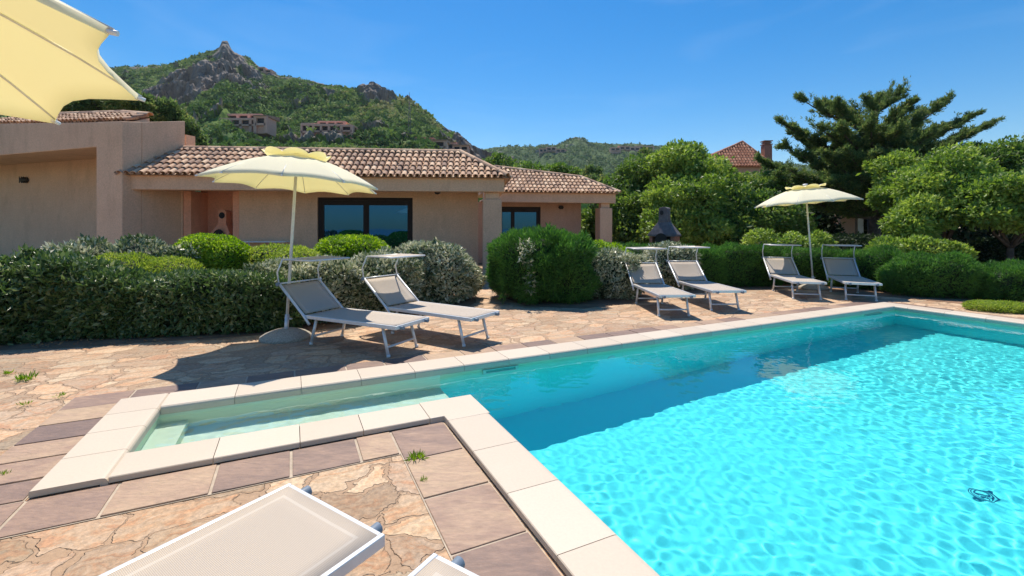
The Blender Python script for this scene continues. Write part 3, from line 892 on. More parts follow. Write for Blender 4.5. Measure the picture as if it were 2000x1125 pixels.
# scrub: bushes over the hillside (nobody could count them)
def scrub(name, HVg, HRg, n, seed, smin, smax, nl, mat, pxr=(0, 1), srange=(.0, 1.0)):
    rng = np.random.default_rng(seed)
    n2, n1 = HRg.shape
    j = (rng.uniform(srange[0], srange[1], n) ** .9 * (n2 - 4)).astype(int); i = rng.integers(int(n1 * pxr[0]), int(n1 * pxr[1]), n)
    m = HRg[j, i] < rng.uniform(.2, .9, n)
    for hx, hy, hr in HOUSES:
        q = HVg[j, i]; m &= ~((np.abs(q[:, 0] - hx) < hr) & (q[:, 1] > hy - hr * .7) & (q[:, 1] < hy + 6))
    j, i = j[m], i[m]
    C = HVg[j, i]
    n = len(C)
    size = rng.uniform(smin, smax, n) * (1 + .5 * noise3(C / 25, seed))
    Rd = rng.normal(size=(n, nl, 3)); Rd /= np.linalg.norm(Rd, axis=2, keepdims=True); Rd[:, :, 2] = np.abs(Rd[:, :, 2])
    P = C[:, None, :] + Rd * size[:, None, None] * np.array([1, 1, .75]) * rng.uniform(.6, 1, (n, nl, 1))
    P = P.reshape(-1, 3); N = Rd.reshape(-1, 3)
    V, Fc = leaf_quads(P, N, .8, .8, rng, .3, .1)
    V = V.reshape(-1, 4, 3); cen = V.mean(1, keepdims=True); V = cen + (V - cen) * np.repeat(size, nl)[:, None, None] * .8
    T = np.clip(np.repeat(.5 + .35 * noise3(C / 14, seed + 2) + .22 * noise3(C / 45, seed + 6) + rng.normal(0, .17, n), nl) + rng.normal(0, .08, n * nl), 0, 1)
    o = npmesh(name, V.reshape(-1, 3), Fc, mat, tint=T)
    return props(o, kind='stuff')
L_scrub = leafmat('scrub_leaf', [(0, (.035, .07, .02)), (.35, (.10, .18, .045)), (.7, (.22, .31, .08)), (1, (.38, .36, .18))], .8, .15, .15)
L_scrub2 = leafmat('far_scrub_leaf', [(0, (.05, .09, .04)), (.5, (.10, .17, .06)), (1, (.20, .25, .11))], .8, .15, .15)

# ------------------------------------------------------------------ hillside houses
HOUSES = []
def surf(HVg, px, py):
    """point of the hill surface seen towards (px, py)"""
    P = HVg.reshape(-1, 3)
    u = CX + F * P[:, 0] / P[:, 1]; v = HY - F * (P[:, 2] - H) / P[:, 1]
    k = np.argmin((u - px) ** 2 + (v - py) ** 2 + np.where(np.arange(len(P)) >= (HVg.shape[0] - 3) * HVg.shape[1], 1e6, 0))
    return P[k]
M_hwall = plaster('pink_render', (.84, .46, .33), (.74, .40, .28))
M_hroof = simple('hill_roof', (.46, .26, .17), .9, noise=.3, nscale=.8)
def hillhouse(HVg, px, pyb, label, blocks, group=None, scale=1.0, roofmat=None):
    """blocks: (dx_px, w_px, z0_px, h_px, depth_m, setback_m, roof 'flat'|'tile', openings)"""
    p = surf(HVg, px, pyb)
    Y = float(p[1]); u = Y / F
    bx = float(p[0]); zb = H - (pyb - HY) / F * Y
    HOUSES.append((bx, Y, max(abs(b_[0]) + b_[1] for b_ in blocks) * .5 * u))
    root = empty('hillside_house', (bx, Y, zb - 2), label, 'house', group)
    for dx, w, z0, h, dep, sb, rf, nop in blocks:
        x0 = bx + dx * u; wm = w * u; za = zb + z0 * u; hh = h * u; y0 = Y + sb - 3
        lo = za - 2.5 if z0 == 0 else za
        m = MB(); nop_ = max(1, nop); pier = wm / nop_ * .26
        # a facade of piers with real openings
        m.box((x0 + wm / 2, y0 + dep / 2 + .8, (lo + za + hh) / 2), (wm, dep, za + hh - lo))
        for k in range(nop_ + 1):
            m.box((x0 + wm * k / nop_, y0 + .38, (lo + za + hh) / 2), (pier, .9, za + hh - lo - .02))
        m.box((x0 + wm / 2, y0 + .36, za + hh * .90), (wm + .02, .84, hh * .22))
        m.box((x0 + wm / 2, y0 + .34, za + hh * .10), (wm + .04, .82, hh * .24))
        m.build('wall', M_hwall, root)
        m = MB()
        for k in range(nop_):
            m.box((x0 + wm * (k + .5) / nop_, y0 + .72, za + hh * .52), (wm / nop_ * .8, .16, hh * .66))
        if nop: m.build('window', M_dark, root)
        if rf == 'tile':
            m = MB(); o_ = .5
            r_ = hh * .28 + .4
            m.prism([(x0 - o_, y0 - o_), (x0 + wm + o_, y0 - o_), (x0 + wm + o_, y0 + dep + 2), (x0 - o_, y0 + dep + 2)], [za + hh + .02] * 4, [za + hh + .25, za + hh + .25, za + hh + .25 + r_, za + hh + .25 + r_])
            m.build('roof', roofmat or M_hroof, root)
        else:
            m = MB(); m.box((x0 + wm / 2, y0 + dep / 2 + .5, za + hh + .12), (wm + .5, dep + .9, .22)); m.build('roof', M_hwall, root)
    return root
HG = 'houses on the rocky hillside'
hillhouse(HV, 480, 250, 'largest terraced pink house on the green slope, below the pointed rock peak', [(-52, 22, 0, 13, 6, 1, 'flat', 2), (-36, 76, 0, 14, 8, 0, 'flat', 4), (-34, 66, 14, 12, 7, 2.5, 'flat', 3), (34, 20, 0, 17, 6, -1.2, 'tile', 1)], HG)
hillhouse(HV, 642, 262, 'stepped pink house in the middle of the slope, right of the largest terraced one', [(-47, 26, 0, 18, 6, 1, 'flat', 2), (-22, 60, 0, 15, 8, 0, 'flat', 4), (-18, 50, 15, 9, 6, 2.5, 'flat', 3), (34, 20, 0, 12, 6, -1, 'flat', 1)], HG)
hillhouse(HV, 466, 284, 'low terracotta-roofed house half hidden in trees just above the tiled roof', [(-35, 36, 0, 8, 7, 0, 'tile', 2), (0, 42, 0, 7, 7, .8, 'tile', 2)], HG)
hillhouse(HV, 826, 291, 'house with several stacked orange roofs above the right end of the tiled ridge', [(-52, 30, 8, 12, 6, 2, 'tile', 1), (-26, 46, 0, 14, 7, 0, 'tile', 3), (-12, 30, 15, 6, 6, 3, 'tile', 2), (20, 26, 0, 14, 7, .6, 'tile', 1)], HG)
hillhouse(HV, 888, 297, 'small house with a long sloping orange roof, lowest on the slope at right', [(-20, 22, 3, 14, 6, 1.5, 'tile', 1), (0, 28, 0, 10, 6, 0, 'tile', 2)], HG)
hillhouse(HV, 518, 144, 'tiny reddish house on the skyline right of the rock peak', [(-10, 12, 0, 10, 6, 0, 'flat', 1), (2, 12, 0, 6, 6, 1, 'flat', 1)], HG)
FG_ = 'houses along the distant ridge'
hillhouse(HV2, 1082, 299, 'row of small reddish houses on the distant hill, left of its rocky knob', [(-30, 14, 0, 8, 8, 0, 'tile', 2), (-16, 18, 3, 8, 8, 1, 'flat', 2), (2, 18, 0, 7, 8, 0, 'tile', 2), (20, 18, -2, 7, 8, 1, 'flat', 2)], FG_)
hillhouse(HV2, 1215, 296, 'reddish houses on the distant hill, right of its rocky knob', [(-24, 18, 0, 7, 8, 0, 'flat', 2), (-6, 20, 2, 8, 8, 1, 'tile', 2), (14, 18, 0, 8, 8, 0, 'flat', 2)], FG_)
hillhouse(HV2, 1258, 294, 'farthest right cluster of reddish houses on the distant ridge', [(-14, 14, 0, 8, 8, 0, 'tile', 1), (0, 18, 0, 7, 8, 0, 'flat', 2)], FG_)
scrub('hillside_scrub', HV, HR, 24000, 3, .7, 2.2, 16, L_scrub, pxr=(.44, 1.0))
scrub('distant_scrub', HV2, HR2, 3500, 4, 1.6, 3.6, 12, L_scrub2, pxr=(.2, .75), srange=(.35, 1.0))

# lattice mast on the slope
p = surf(HV, 800, 275)
rt = empty('lattice_mast', tuple(float(v) for v in p), 'thin grey lattice mast standing on the slope above the tiled roof', 'mast')
m = MB(); x, y, z = map(float, p); hm = 13; w = .55
for dx, dy in ((-w, -w), (w, -w), (w, w), (-w, w)):
    m.tube([(x + dx, y + dy, z - 2), (x + dx * .25, y + dy * .25, z + hm)], .04, 5)
for k in range(9):
    a = 1 - k / 12; q = z + k * hm / 9
    m.tube([(x - w * a, y - w * a, q), (x + w * a, y - w * a, q + 1.1)], .04, 4); m.tube([(x + w * a, y - w * a, q), (x - w * a, y - w * a, q + 1.1)], .04, 4)
m.build('lattice', M_hood, rt)
m = MB(); m.tube([(x, y, z + hm), (x, y, z + hm + 3)], .07, 5); m.build('antenna', M_hood, rt)

# ================================================================== HOUSES
def roof_tiles(name, mat, root, o, u, v, n, poly, wt=.185, lt=.31, r=.077, seed=0, skip=None, lift=0.02):
    """barrel tiles over a sloped plane: o origin at the eave, u along the eave, v up the slope, n normal; poly in (u,v)"""
    rg = random.Random(seed)
    o, u, v, n = (np.array(q, float) for q in (o, u, v, n))
    poly = [tuple(p) for p in poly]
    def inside(a, b_):
        c = False
        for i in range(len(poly)):
            x1, y1 = poly[i]; x2, y2 = poly[i - 1]
            if (y1 > b_) != (y2 > b_) and a < (x2 - x1) * (b_ - y1) / (y2 - y1) + x1: c = not c
        return c
    us = [p[0] for p in poly]; vs_ = [p[1] for p in poly]
    Vl, Fl, Tl = [], [], []
    seg = 7
    def arc(a, b0, b1, ra, rb, up, z0, z1, jit):
        base = len(Vl)
        for b_, rr, zz in ((b0, ra, z0), (b1, rb, z1)):
            for rr2 in (rr, rr - .014):
                for k in range(seg + 1):
                    th = math.pi * k / seg
                    du = -math.cos(th) * rr2; dn = math.sin(th) * rr2 * (1 if up else -1) * .9
                    Vl.append(tuple(o + u * (a + du + jit) + v * b_ + n * (dn + zz)))
        t = rg.random()
        S_ = seg + 1
        for k in range(seg):
            Fl.append((base + k, base + k + 1, base + 2 * S_ + k + 1, base + 2 * S_ + k)); Tl.append(t)           # outer
            Fl.append((base + S_ + k, base + S_ + k + 1, base + k + 1, base + k)); Tl.append(t)                      # front rim
            Fl.append((base + 3 * S_ + k, base + 3 * S_ + k + 1, base + S_ + k + 1, base + S_ + k)); Tl.append(t)  # inner
    na = int((max(us) - min(us)) / wt) + 2; nb = int((max(vs_) - min(vs_)) / lt) + 2
    for ia in range(na):
        a = min(us) + ia * wt
        for ib in range(nb):
            b0 = min(vs_) + ib * lt
            if inside(a, b0 + lt * .5):
                j = rg.uniform(-.008, .008)
                arc(a, b0 - .05 + rg.uniform(-.015, .015), b0 + lt, r, r * .86, True, lift + .075 + rg.uniform(0, .012), lift + .045, j)
            if inside(a + wt / 2, b0 + lt * .5):
                arc(a + wt / 2, b0 - .02, b0 + lt, r * .86, r, False, lift + .085, lift + .06, 0)
    return npmesh(name, Vl, Fl, mat, root, Tl, smooth=False)
def ridge_caps(name, mat, root, a, b_, r=.10, L=.36, seed=1):
    rg = random.Random(seed)
    a, b_ = Vector(a), Vector(b_); d = (b_ - a); n = max(1, int(d.length / L)); dn = d.normalized()
    side = dn.cross(Vector((0, 0, 1))).normalized(); up = side.cross(dn).normalized()
    mb = MB()
    for k in range(n):
        p = a + d * k / n; q = a + d * (k + 1.12) / n
        vs = []
        for c, rr in ((p, r), (q, r * .86)):
            for r2 in (rr, rr - .015):
                for i in range(8):
                    th = math.pi * i / 7
                    vs.append(tuple(c + side * (-math.cos(th) * r2) + up * (math.sin(th) * r2 + (.0 if c is p else .012))))
        fs = []
        for i in range(7):
            fs += [(i, i + 1, 17 + i, 16 + i), (8 + i, 9 + i, i + 1, i), (25 + i, 24 + i, 16 + i, 17 + i)]
        mb.add(vs, fs, rg.random())
    return mb.build(name, mat, root)
def wallseg(mb, a, b_, th, z0, z1, back):
    """wall from a to b (plan), thickness th towards 'back' unit"""
    mb.prism([a, b_, (b_[0] + back[0] * th, b_[1] + back[1] * th), (a[0] + back[0] * th, a[1] + back[1] * th)], z0, z1)
def lin(a, b_, t): return (a[0] + (b_[0] - a[0]) * t, a[1] + (b_[1] - a[1]) * t)
def onray(a, b_, px):
    """point of the plan line a-b seen at column px"""
    r = (px - CX) / F
    dx, dy = b_[0] - a[0], b_[1] - a[1]
    t = (r * a[1] - a[0]) / (dx - r * dy)
    return (a[0] + dx * t, a[1] + dy * t)
def add2(p, v, k): return (p[0] + v[0] * k, p[1] + v[1] * k)

def sliding_door(root, a, b_, back, z1, splits, label=None):
    """a,b: plan ends of the opening (front face)."""
    dr = MB()
    L = math.hypot(b_[0] - a[0], b_[1] - a[1]); u = ((b_[0] - a[0]) / L, (b_[1] - a[1]) / L)
    fr = .09; dpt = .10
    def bar(t0, t1, za, zb, d0=0, d1=dpt):
        p, q = add2(a, u, t0), add2(a, u, t1)
        dr.prism([add2(p, back, d0), add2(q, back, d0), add2(q, back, d1), add2(p, back, d1)], za, zb)
    bar(0, L, z1 - fr, z1); bar(0, fr, 0.05, z1 - fr - .001); bar(L - fr, L, 0.05, z1 - fr - .001); bar(fr, L - fr, 0.05, .12)
    xs_ = [fr] + [L * s_ for s_ in splits] + [L - fr]
    o = None
    panes = []
    for k in range(len(xs_) - 1):
        w0, w1 = xs_[k], xs_[k + 1]; st = .085; o0, o1 = (.02, .07) if k % 2 == 0 else (.035, .085)
        bar(w0, w0 + st, .12, z1 - fr - .002, o0, o1); bar(w1 - st, w1, .12, z1 - fr - .002, o0, o1)
        bar(w0 + st, w1 - st, z1 - fr - .15, z1 - fr - .003, o0, o1); bar(w0 + st, w1 - st, .12, .26, o0, o1)
        panes.append((w0 + st, w1 - st, (o0 + o1) / 2))
    o = dr.build('sliding_door', M_dark, root)
    for w0, w1, dd in panes:
        m = MB(); p, q = add2(a, u, w0), add2(a, u, w1)
        m.prism([add2(p, back, dd), add2(q, back, dd), add2(q, back, dd + .01), add2(p, back, dd + .01)], .26, z1 - fr - .152)
        m.build('pane', M_pane, o)
    return o
def wall_lamp(root, p, nrm, z, s=1.0):
    m = MB()
    m.lathe([(0, -.10 * s), (.07 * s, -.09 * s), (.11 * s, -.03 * s), (.115 * s, 0), (.11 * s, .03 * s), (.07 * s, .09 * s), (0, .10 * s)], (0, 0, 0), 16)
    m.v = [(p[0] + v[0] + nrm[0] * .07, p[1] + v[1] * .6 + nrm[1] * .07, z + v[2] * .75) for v in m.v]
    m.box((p[0] + nrm[0] * .02, p[1] + nrm[1] * .02, z), (.10 * s, .06, .14 * s))
    for k in (-1, 0, 1):
        m.box((p[0] + nrm[0] * .15 + k * .05 * s, p[1] + nrm[1] * .15, z), (.012, .02, .16 * s))
    return m.build('wall_lamp', M_lamp, root)

# ---- left house (A)
uA = (.946, -.324); vA = (.324, .946)
cA = (-10.58, 12.5)
hA = empty('holiday_house', (cA[0] - 2, cA[1], 0), 'taller taupe rendered house at far left with a deep shaded porch and wall lamp', 'house', 'row of holiday houses')
m = MB()
p0 = add2(cA, uA, -1.07)
m.prism([p0, cA, add2(cA, vA, .5), add2(p0, vA, .5)], 0, [4.52, 4.46, 4.55, 4.6])
m.build('pillar', M_wall, hA, bevel=.02)
m = MB()   # side wall with sloping top
q0 = add2(cA, vA, .502); q1 = add2(cA, vA, 1.72); q2 = add2(cA, vA, 7)
m.prism([add2(q0, uA, -.35), q0, q1, add2(q1, uA, -.35)], 0, [4.55, 4.55, 4.84, 4.84])
m.build('side_wall', M_wall, hA, bevel=.015)
m = MB()
bl = add2(cA, uA, -15)
m.prism([add2(bl, vA, .03), add2(p0, vA, .03), add2(p0, vA, .45), add2(bl, vA, .45)], 3.83, [5.4, 4.52, 4.52, 5.4])
m.build('porch_beam', M_wall, hA, bevel=.02)
m = MB()
wa, wb = add2(bl, vA, 2.0), add2(add2(cA, uA, -.35), vA, 2.0)
wallseg(m, wa, wb, .3, 0, 4.5, vA)
m.build('wall', M_wall, hA)
m = MB(); s0_ = add2(bl, vA, .46); s1_ = add2(add2(cA, uA, -.36), vA, .46)
m.prism([s0_, s1_, add2(s1_, vA, 1.53), add2(s0_, vA, 1.53)], 3.95, 4.05); m.build('porch_ceiling', M_wall, hA)
lp = onray(wa, wb, 52); wall_lamp(hA, lp, (-vA[0], -vA[1]), H + (443 - 352) / F * lp[1], 1.5)
# roof of A
o_ = add2(bl, vA, .35)
sl_ = Vector((vA[0] * math.cos(.42), vA[1] * math.cos(.42), math.sin(.42)))
u3 = Vector((uA[0], uA[1], -.055)).normalized(); nn_ = u3.cross(sl_).normalized()
oz = (o_[0] + uA[0] * 7.5, o_[1] + uA[1] * 7.5, 4.93)
roof_tiles('roof_tiles', M_tile, hA, oz, u3, sl_, nn_, [(0, 0), (7.1, 0), (7.2, .6), (5.2, 1.2), (0, 1.4)], seed=3)
ridge_caps('ridge_tiles', M_tile, hA, Vector(oz) + sl_ * 1.4 + nn_ * .07, Vector(oz) + u3 * 5.2 + sl_ * 1.2 + nn_ * .07)
ridge_caps('ridge_tiles', M_tile, hA, Vector(oz) + u3 * 5.2 + sl_ * 1.2 + nn_ * .07, Vector(oz) + u3 * 7.25 + sl_ * .6 + nn_ * .07, seed=5)
m = MB(); e0 = Vector(oz) - nn_ * .01
pts = [e0, e0 + u3 * 7.1, e0 + u3 * 7.2 + sl_ * .6, e0 + u3 * 5.2 + sl_ * 1.2, e0 + sl_ * 1.4]
m.prism([(p.x, p.y) for p in pts], [p.z - .12 for p in pts], [p.z for p in pts]); m.build('roof_deck', M_wall, hA)

# ---- middle house (B)
bR = (-.227, 13.6); bL = (-10.72, 12.7)
LB = math.hypot(bR[0] - bL[0], bR[1] - bL[1]); uB = ((bR[0] - bL[0]) / LB, (bR[1] - bL[1]) / LB); vB = (-uB[1], uB[0])
hB = empty('holiday_house', ((bR[0] + bL[0]) / 2, 13.2, 0), 'long low taupe house in the middle with brown tiled roof and wide dark-framed sliding door', 'house', 'row of holiday houses')
m = MB(); wallseg(m, bL, bR, .32, 2.63, 3.04, vB); m.build('porch_beam', M_wall, hB, bevel=.02)
m = MB(); r0 = add2(bR, vB, .322)
m.prism([add2(r0, uB, -.35), r0, add2(r0, vB, 4.5), add2(add2(r0, uB, -.35), vB, 4.5)], 2.63, 3.0); m.build('side_beam', M_wall, hB, bevel=.015)
wl0, wl1 = add2(bL, vB, 1.25), add2(bR, vB, 1.25)
def onB(px): return onray(wl0, wl1, px)
a0, a1, a2, a3, a4, a5 = onB(240), onB(358), onB(467), onB(620), onB(806), onB(934)
m = MB(); wallseg(m, a2, a3, .25, 0, 2.7, vB); wallseg(m, a4, a5, .25, 0, 2.7, vB)
wallseg(m, a3, a4, .25, 2.52, 2.7, vB)
m.prism([add2(a5, uB, -.25), add2(a5, vB, .002), add2(add2(a5, vB, 4), uB, -.001), add2(add2(a5, uB, -.25), vB, 4)], 0, 2.7)
m.build('wall', M_wall, hB)
m = MB(); wallseg(m, add2(a0, uB, -.4), onB(357), .25, 0, 2.7, vB)
m.build('wall', M_wall, hB)
# alcove, its warm light put into the salmon colour
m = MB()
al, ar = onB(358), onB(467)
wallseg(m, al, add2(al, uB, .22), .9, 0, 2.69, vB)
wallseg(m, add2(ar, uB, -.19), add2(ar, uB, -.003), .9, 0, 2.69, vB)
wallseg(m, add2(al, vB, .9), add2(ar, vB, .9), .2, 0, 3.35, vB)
m.build('alcove', M_salmonlit, hB, bevel=.01)
m = MB()   # porch ceiling, open above the alcove
c0, c1 = add2(bL, vB, .322), add2(add2(bR, uB, -.352), vB, .322)
def cell(px0, px1, d0, d1, z0=2.70, z1=2.76):
    p, q = onB(px0), onB(px1)
    m.prism([add2(p, vB, d0), add2(q, vB, d0), add2(q, vB, d1), add2(p, vB, d1)], z0, z1)
cell(238, 352, -.925, .28); cell(356, 470, -.925, -.05); cell(473, 930, -.925, .28)
m.build('porch_ceiling', M_wall, hB)
sliding_door(hB, add2(a3, vB, .06), add2(a4, vB, .06), vB, 2.52, [.5])
wp = onB(857); m = MB(); m.lathe([(.09, 0), (.10, -.03), (.07, -.09), (0, -.11)], (wp[0] - vB[0] * .55, wp[1] - vB[1] * .55, 2.695), 14); m.build('ceiling_lamp', M_lamp, hB)
lb = onB(620)
# pillar
pr_ = onray(add2(bL, vB, .12), add2(bR, vB, .12), 980); pl_ = onray(add2(bL, vB, .12), add2(bR, vB, .12), 943)
m = MB(); m.prism([pl_, pr_, add2(pr_, vB, .5), add2(pl_, vB, .5)], 0, 2.42)
q0_, q1_ = lin(pl_, pr_, .12), lin(pl_, pr_, .88)
m.prism([add2(q0_, vB, .06), add2(q1_, vB, .06), add2(q1_, vB, .42), add2(q0_, vB, .42)], 2.42, 2.63)
m.build('pillar', M_wall, hB, bevel=.02)
# roof B
sl_ang = math.atan2(.88, 1.40)
slB = Vector((vB[0] * math.cos(sl_ang), vB[1] * math.cos(sl_ang), math.sin(sl_ang))); u3 = Vector((uB[0], uB[1], 0)); nB = u3.cross(slB).normalized()
oB = Vector((bL[0] - vB[0] * .14, bL[1] - vB[1] * .14, 3.0)) + u3 * -.12
Lr = LB + .25; vs1 = 1.72
Rr = Lr - 1.45
roof_tiles('roof_tiles', M_tile, hB, oB, u3, slB, nB, [(0, 0), (Lr, 0), (Rr, vs1), (.55, vs1), (.0, .1)], seed=7)
rl, rr_ = oB + u3 * .6 + slB * vs1 + nB * .07, oB + u3 * Rr + slB * vs1 + nB * .07
ridge_caps('ridge_tiles', M_tile, hB, rl, rr_, seed=9)
ridge_caps('ridge_tiles', M_tile, hB, oB + u3 * (Lr - .05) + nB * .09, rr_, seed=10)
m = MB()
bk = Vector((vB[0], vB[1], 0))
P_ = [oB + u3 * 0, oB + u3 * Lr, oB + u3 * Rr + slB * vs1, oB + u3 * .0 + slB * vs1]
m.add([tuple(p + nB * .02) for p in P_] + [tuple(P_[1] + bk * 4.0), tuple(P_[2] + bk * 1.2), tuple(P_[3] + bk * 1.2), tuple(P_[0] + bk * 4.0)],
      [(0, 1, 2, 3), (1, 4, 5, 2), (3, 2, 5, 6), (6, 5, 4, 7), (0, 3, 6, 7), (7, 4, 1, 0)])
m.build('roof_deck', M_tile, hB)
sv = (rr_ + bk * .0 - (oB + u3 * Lr)); 
# hip side facing right
uS = bk.copy(); vS = Vector((-uB[0] * math.cos(sl_ang), -uB[1] * math.cos(sl_ang), math.sin(sl_ang))); nS = uS.cross(vS).normalized()
roof_tiles('roof_tiles', M_tile, hB, oB + u3 * Lr, uS, vS, nS, [(0, 0), (4.2, 0), (2.9, vs1), (1.4, vs1)], seed=8)

# ---- right house (C)
cR = (4.54, 20.15); cL = (-1.17, 19.1)
LC = math.hypot(cR[0] - cL[0], cR[1] - cL[1]); uC = ((cR[0] - cL[0]) / LC, (cR[1] - cL[1]) / LC); vC = (-uC[1], uC[0])
hC = empty('holiday_house', (2.0, 20, 0), 'smaller low house farther back at right of the row with a square corner pillar', 'house', 'row of holiday houses')
m = MB(); wallseg(m, cL, cR, .32, 2.63, 3.05, vC); m.build('porch_beam', M_wall, hC, bevel=.02)
cl0, cl1 = add2(cL, vC, 1.3), add2(cR, vC, 1.3)
def onC(px): return onray(cl0, cl1, px)
m = MB(); wallseg(m, add2(onC(975), uC, -2.5), onC(974), .25, 0, 2.7, vC); wallseg(m, onC(1056), onC(1135), .25, 0, 2.7, vC); wallseg(m, onC(974), onC(1056), .25, 2.5, 2.7, vC)
e5 = onC(1135); m.prism([add2(e5, uC, -.25), add2(e5, vC, .251), add2(e5, vC, 5), add2(add2(e5, uC, -.25), vC, 5)], 0, 2.7)
m.build('wall', M_pinkwall, hC)
m = MB(); c0 = add2(cL, vC, .322); c1 = add2(cR, vC, .322); m.prism([c0, c1, add2(c1, vC, 1.2), add2(c0, vC, 1.2)], 2.71, 2.77); m.build('porch_ceiling', M_wall, hC)
sliding_door(hC, add2(onC(974), vC, .06), add2(onC(1056), vC, .06), vC, 2.5, [.34])
lp = onC(1095); wall_lamp(hC, lp, (-vC[0], -vC[1]), 2.48, 1.1)
pf = add2(cL, vC, .05); pg = add2(cR, vC, .05)
pl_, pr_ = onray(pf, pg, 1172), onray(pf, pg, 1196)
m = MB(); m.prism([pl_, pr_, add2(pr_, vC, .6), add2(pl_, vC, .6)], 0, 2.42)
q0_, q1_ = lin(pl_, pr_, .15), lin(pl_, pr_, .85)
m.prism([add2(q0_, vC, .08), add2(q1_, vC, .08), add2(q1_, vC, .4), add2(q0_, vC, .4)], 2.42, 2.63)
m.build('pillar', M_wall, hC, bevel=.02)
angC = math.atan2(.60, 1.0)
slC = Vector((vC[0] * math.cos(angC), vC[1] * math.cos(angC), math.sin(angC))); u3 = Vector((uC[0], uC[1], 0)); nC = u3.cross(slC).normalized()
oC = Vector((cL[0] - vC[0] * .14, cL[1] - vC[1] * .14, 3.02))
Lc = LC + .12
PC_ = [(0, 0), (Lc, 0), (Lc - 1.35, 1.50), (.7, 2.45), (0, 2.5)]
roof_tiles('roof_tiles', M_tile, hC, oC, u3, slC, nC, PC_, seed=13)
cp = [oC + u3 * a_ + slC * b_ + nC * .07 for a_, b_ in PC_]
ridge_caps('ridge_tiles', M_tile, hC, cp[3], cp[2], seed=14); ridge_caps('ridge_tiles', M_tile, hC, cp[1], cp[2], seed=15)
m = MB(); bk = Vector((vC[0], vC[1], 0)); d0 = [oC + u3 * a_ + slC * b_ + nC * .02 for a_, b_ in PC_]
m.add([tuple(p) for p in d0] + [tuple(d0[1] + bk * 4), tuple(d0[0] + bk * 4)], [(0, 1, 2, 3, 4), (1, 5, 2), (5, 6, 4, 3, 2), (0, 4, 6), (6, 5, 1, 0)])
m.build('roof_deck', M_tile, hC)

# ---- red hip-roofed house beyond the trees
Y = 46
def A3(px, py, y): 
    q = AT(px, py, y); return Vector(q)
hD = empty('hip_roof_house', A3(1450, 440, Y + 3)[:2], 'house with a red tiled hipped roof and brick chimney rising above the green trees', 'house')
ap = A3(1450, 279, Y + 2.6); e0 = A3(1345, 325, Y); e1 = A3(1514, 325, Y); ap.z = max(ap.z, e0.z + 2)
bk = Vector((0, 5.5, 0))
def face(a, b_, c, seed):
    u_ = (b_ - a).normalized(); n_ = u_.cross(c - a).normalized(); v_ = n_.cross(u_).normalized()
    L_ = (b_ - a).length; ca = (c - a)
    roof_tiles('roof_tiles', M_redtile, hD, a, u_, v_, n_, [(0, 0), (L_, 0), (ca.dot(u_), ca.dot(v_))], wt=.30, lt=.42, r=.12, seed=seed)
face(e0, e1, ap, 1); face(e1, e1 + bk, ap, 2); face(e0 + bk, e0, ap, 3)
ridge_caps('ridge_tiles', M_redtile, hD, e0, ap + Vector((0, 0, .1)), r=.15); ridge_caps('ridge_tiles', M_redtile, hD, e1, ap + Vector((0, 0, .1)), r=.15)
m = MB(); m.add([tuple(e0), tuple(e1), tuple(e1 + bk), tuple(e0 + bk), tuple(ap)], [(0, 1, 4), (1, 2, 4), (2, 3, 4), (3, 0, 4), (3, 2, 1, 0)]); m.build('roof_deck', M_redtile, hD)
m = MB(); m.prism([(e0.x + .5, e0.y + .5), (e1.x - .5, e1.y + .5), (e1.x - .5, e1.y + 5), (e0.x + .5, e0.y + 5)], 0, e0.z - .02); m.build('wall', M_pinkwall, hD)
ch = A3(1497, 300, Y + 1.2)
m = MB(); zt_ = A3(0, 279, Y + 1.2).z
m.box((ch.x, ch.y, zt_ - 1.5), (.75, .75, 2.4)); 
for k in range(3): m.box((ch.x, ch.y, zt_ - .20 + k * .17), (.85 if k != 1 else .7, .85 if k != 1 else .7, .09))
m.box((ch.x, ch.y, zt_ + .04), (.5, .5, .35))
m.build('chimney', M_brickred, hD)

# ---- shaded house under the cypress
Yh = 27
hE = empty('shaded_house', AT(1660, 440, Yh)[:2], 'pink rendered house deep in the shade under the big cypress, low sloping tiled roof', 'house')
def B3(px, py, y=Yh): return Vector(AT(px, py, y))
m = MB()
x0, x1, x2, x3 = B3(1575, 0).x, B3(1642, 0).x, B3(1690, 0).x, B3(1765, 0).x
m.prism([(x1, Yh), (x2 - .6, Yh), (x2 - .6, Yh + .3), (x1, Yh + .3)], 0, 3.1); m.build('wall', M_pinkwall, hE); m = MB(); m.prism([(x0 - 2, Yh + 2.4), (x1 - .002, Yh + 2.4), (x1 - .002, Yh + 2.7), (x0 - 2, Yh + 2.7)], 0, 3.2)
m.build('wall', M_pinkwall, hE); m = MB(); m.prism([(x2 + .1, Yh + .6), (x3, Yh + .6), (x3, Yh + .9), (x2 + .1, Yh + .9)], 0, 3.0)
m.build('wall', M_pinkwall, hE); m = MB(); m.prism([(x1, Yh + .302), (x1 + .3, Yh + .302), (x1 + .3, Yh + 2.4), (x1, Yh + 2.4)], 0, 3.1)
m.build('wall', M_pinkwall, hE)
m = MB(); m.prism([(x2 - .45, Yh - .02), (x2 - .1, Yh - .02), (x2 - .1, Yh + .3), (x2 - .45, Yh + .3)], 0, 2.7); m.build('column', M_white, hE, bevel=.03)
m = MB(); m.prism([(x2 - .6, Yh + .35), (x2 + .1, Yh + .35), (x2 + .1, Yh + .4), (x2 - .6, Yh + .4)], 0, 2.9); m.build('door', M_dark, hE)
ru = (B3(1745, 412) - B3(1605, 385)); ru.y = 0
rs0 = B3(1590, 398, Yh - 1.2)
a_ = B3(1570, 386, Yh - 1.5); b_ = B3(1790, 414, Yh - 1.5); u_ = (b_ - a_).normalized(); v_ = Vector((0, .94, .34)); n_ = u_.cross(v_).normalized(); v_ = n_.cross(u_).normalized()
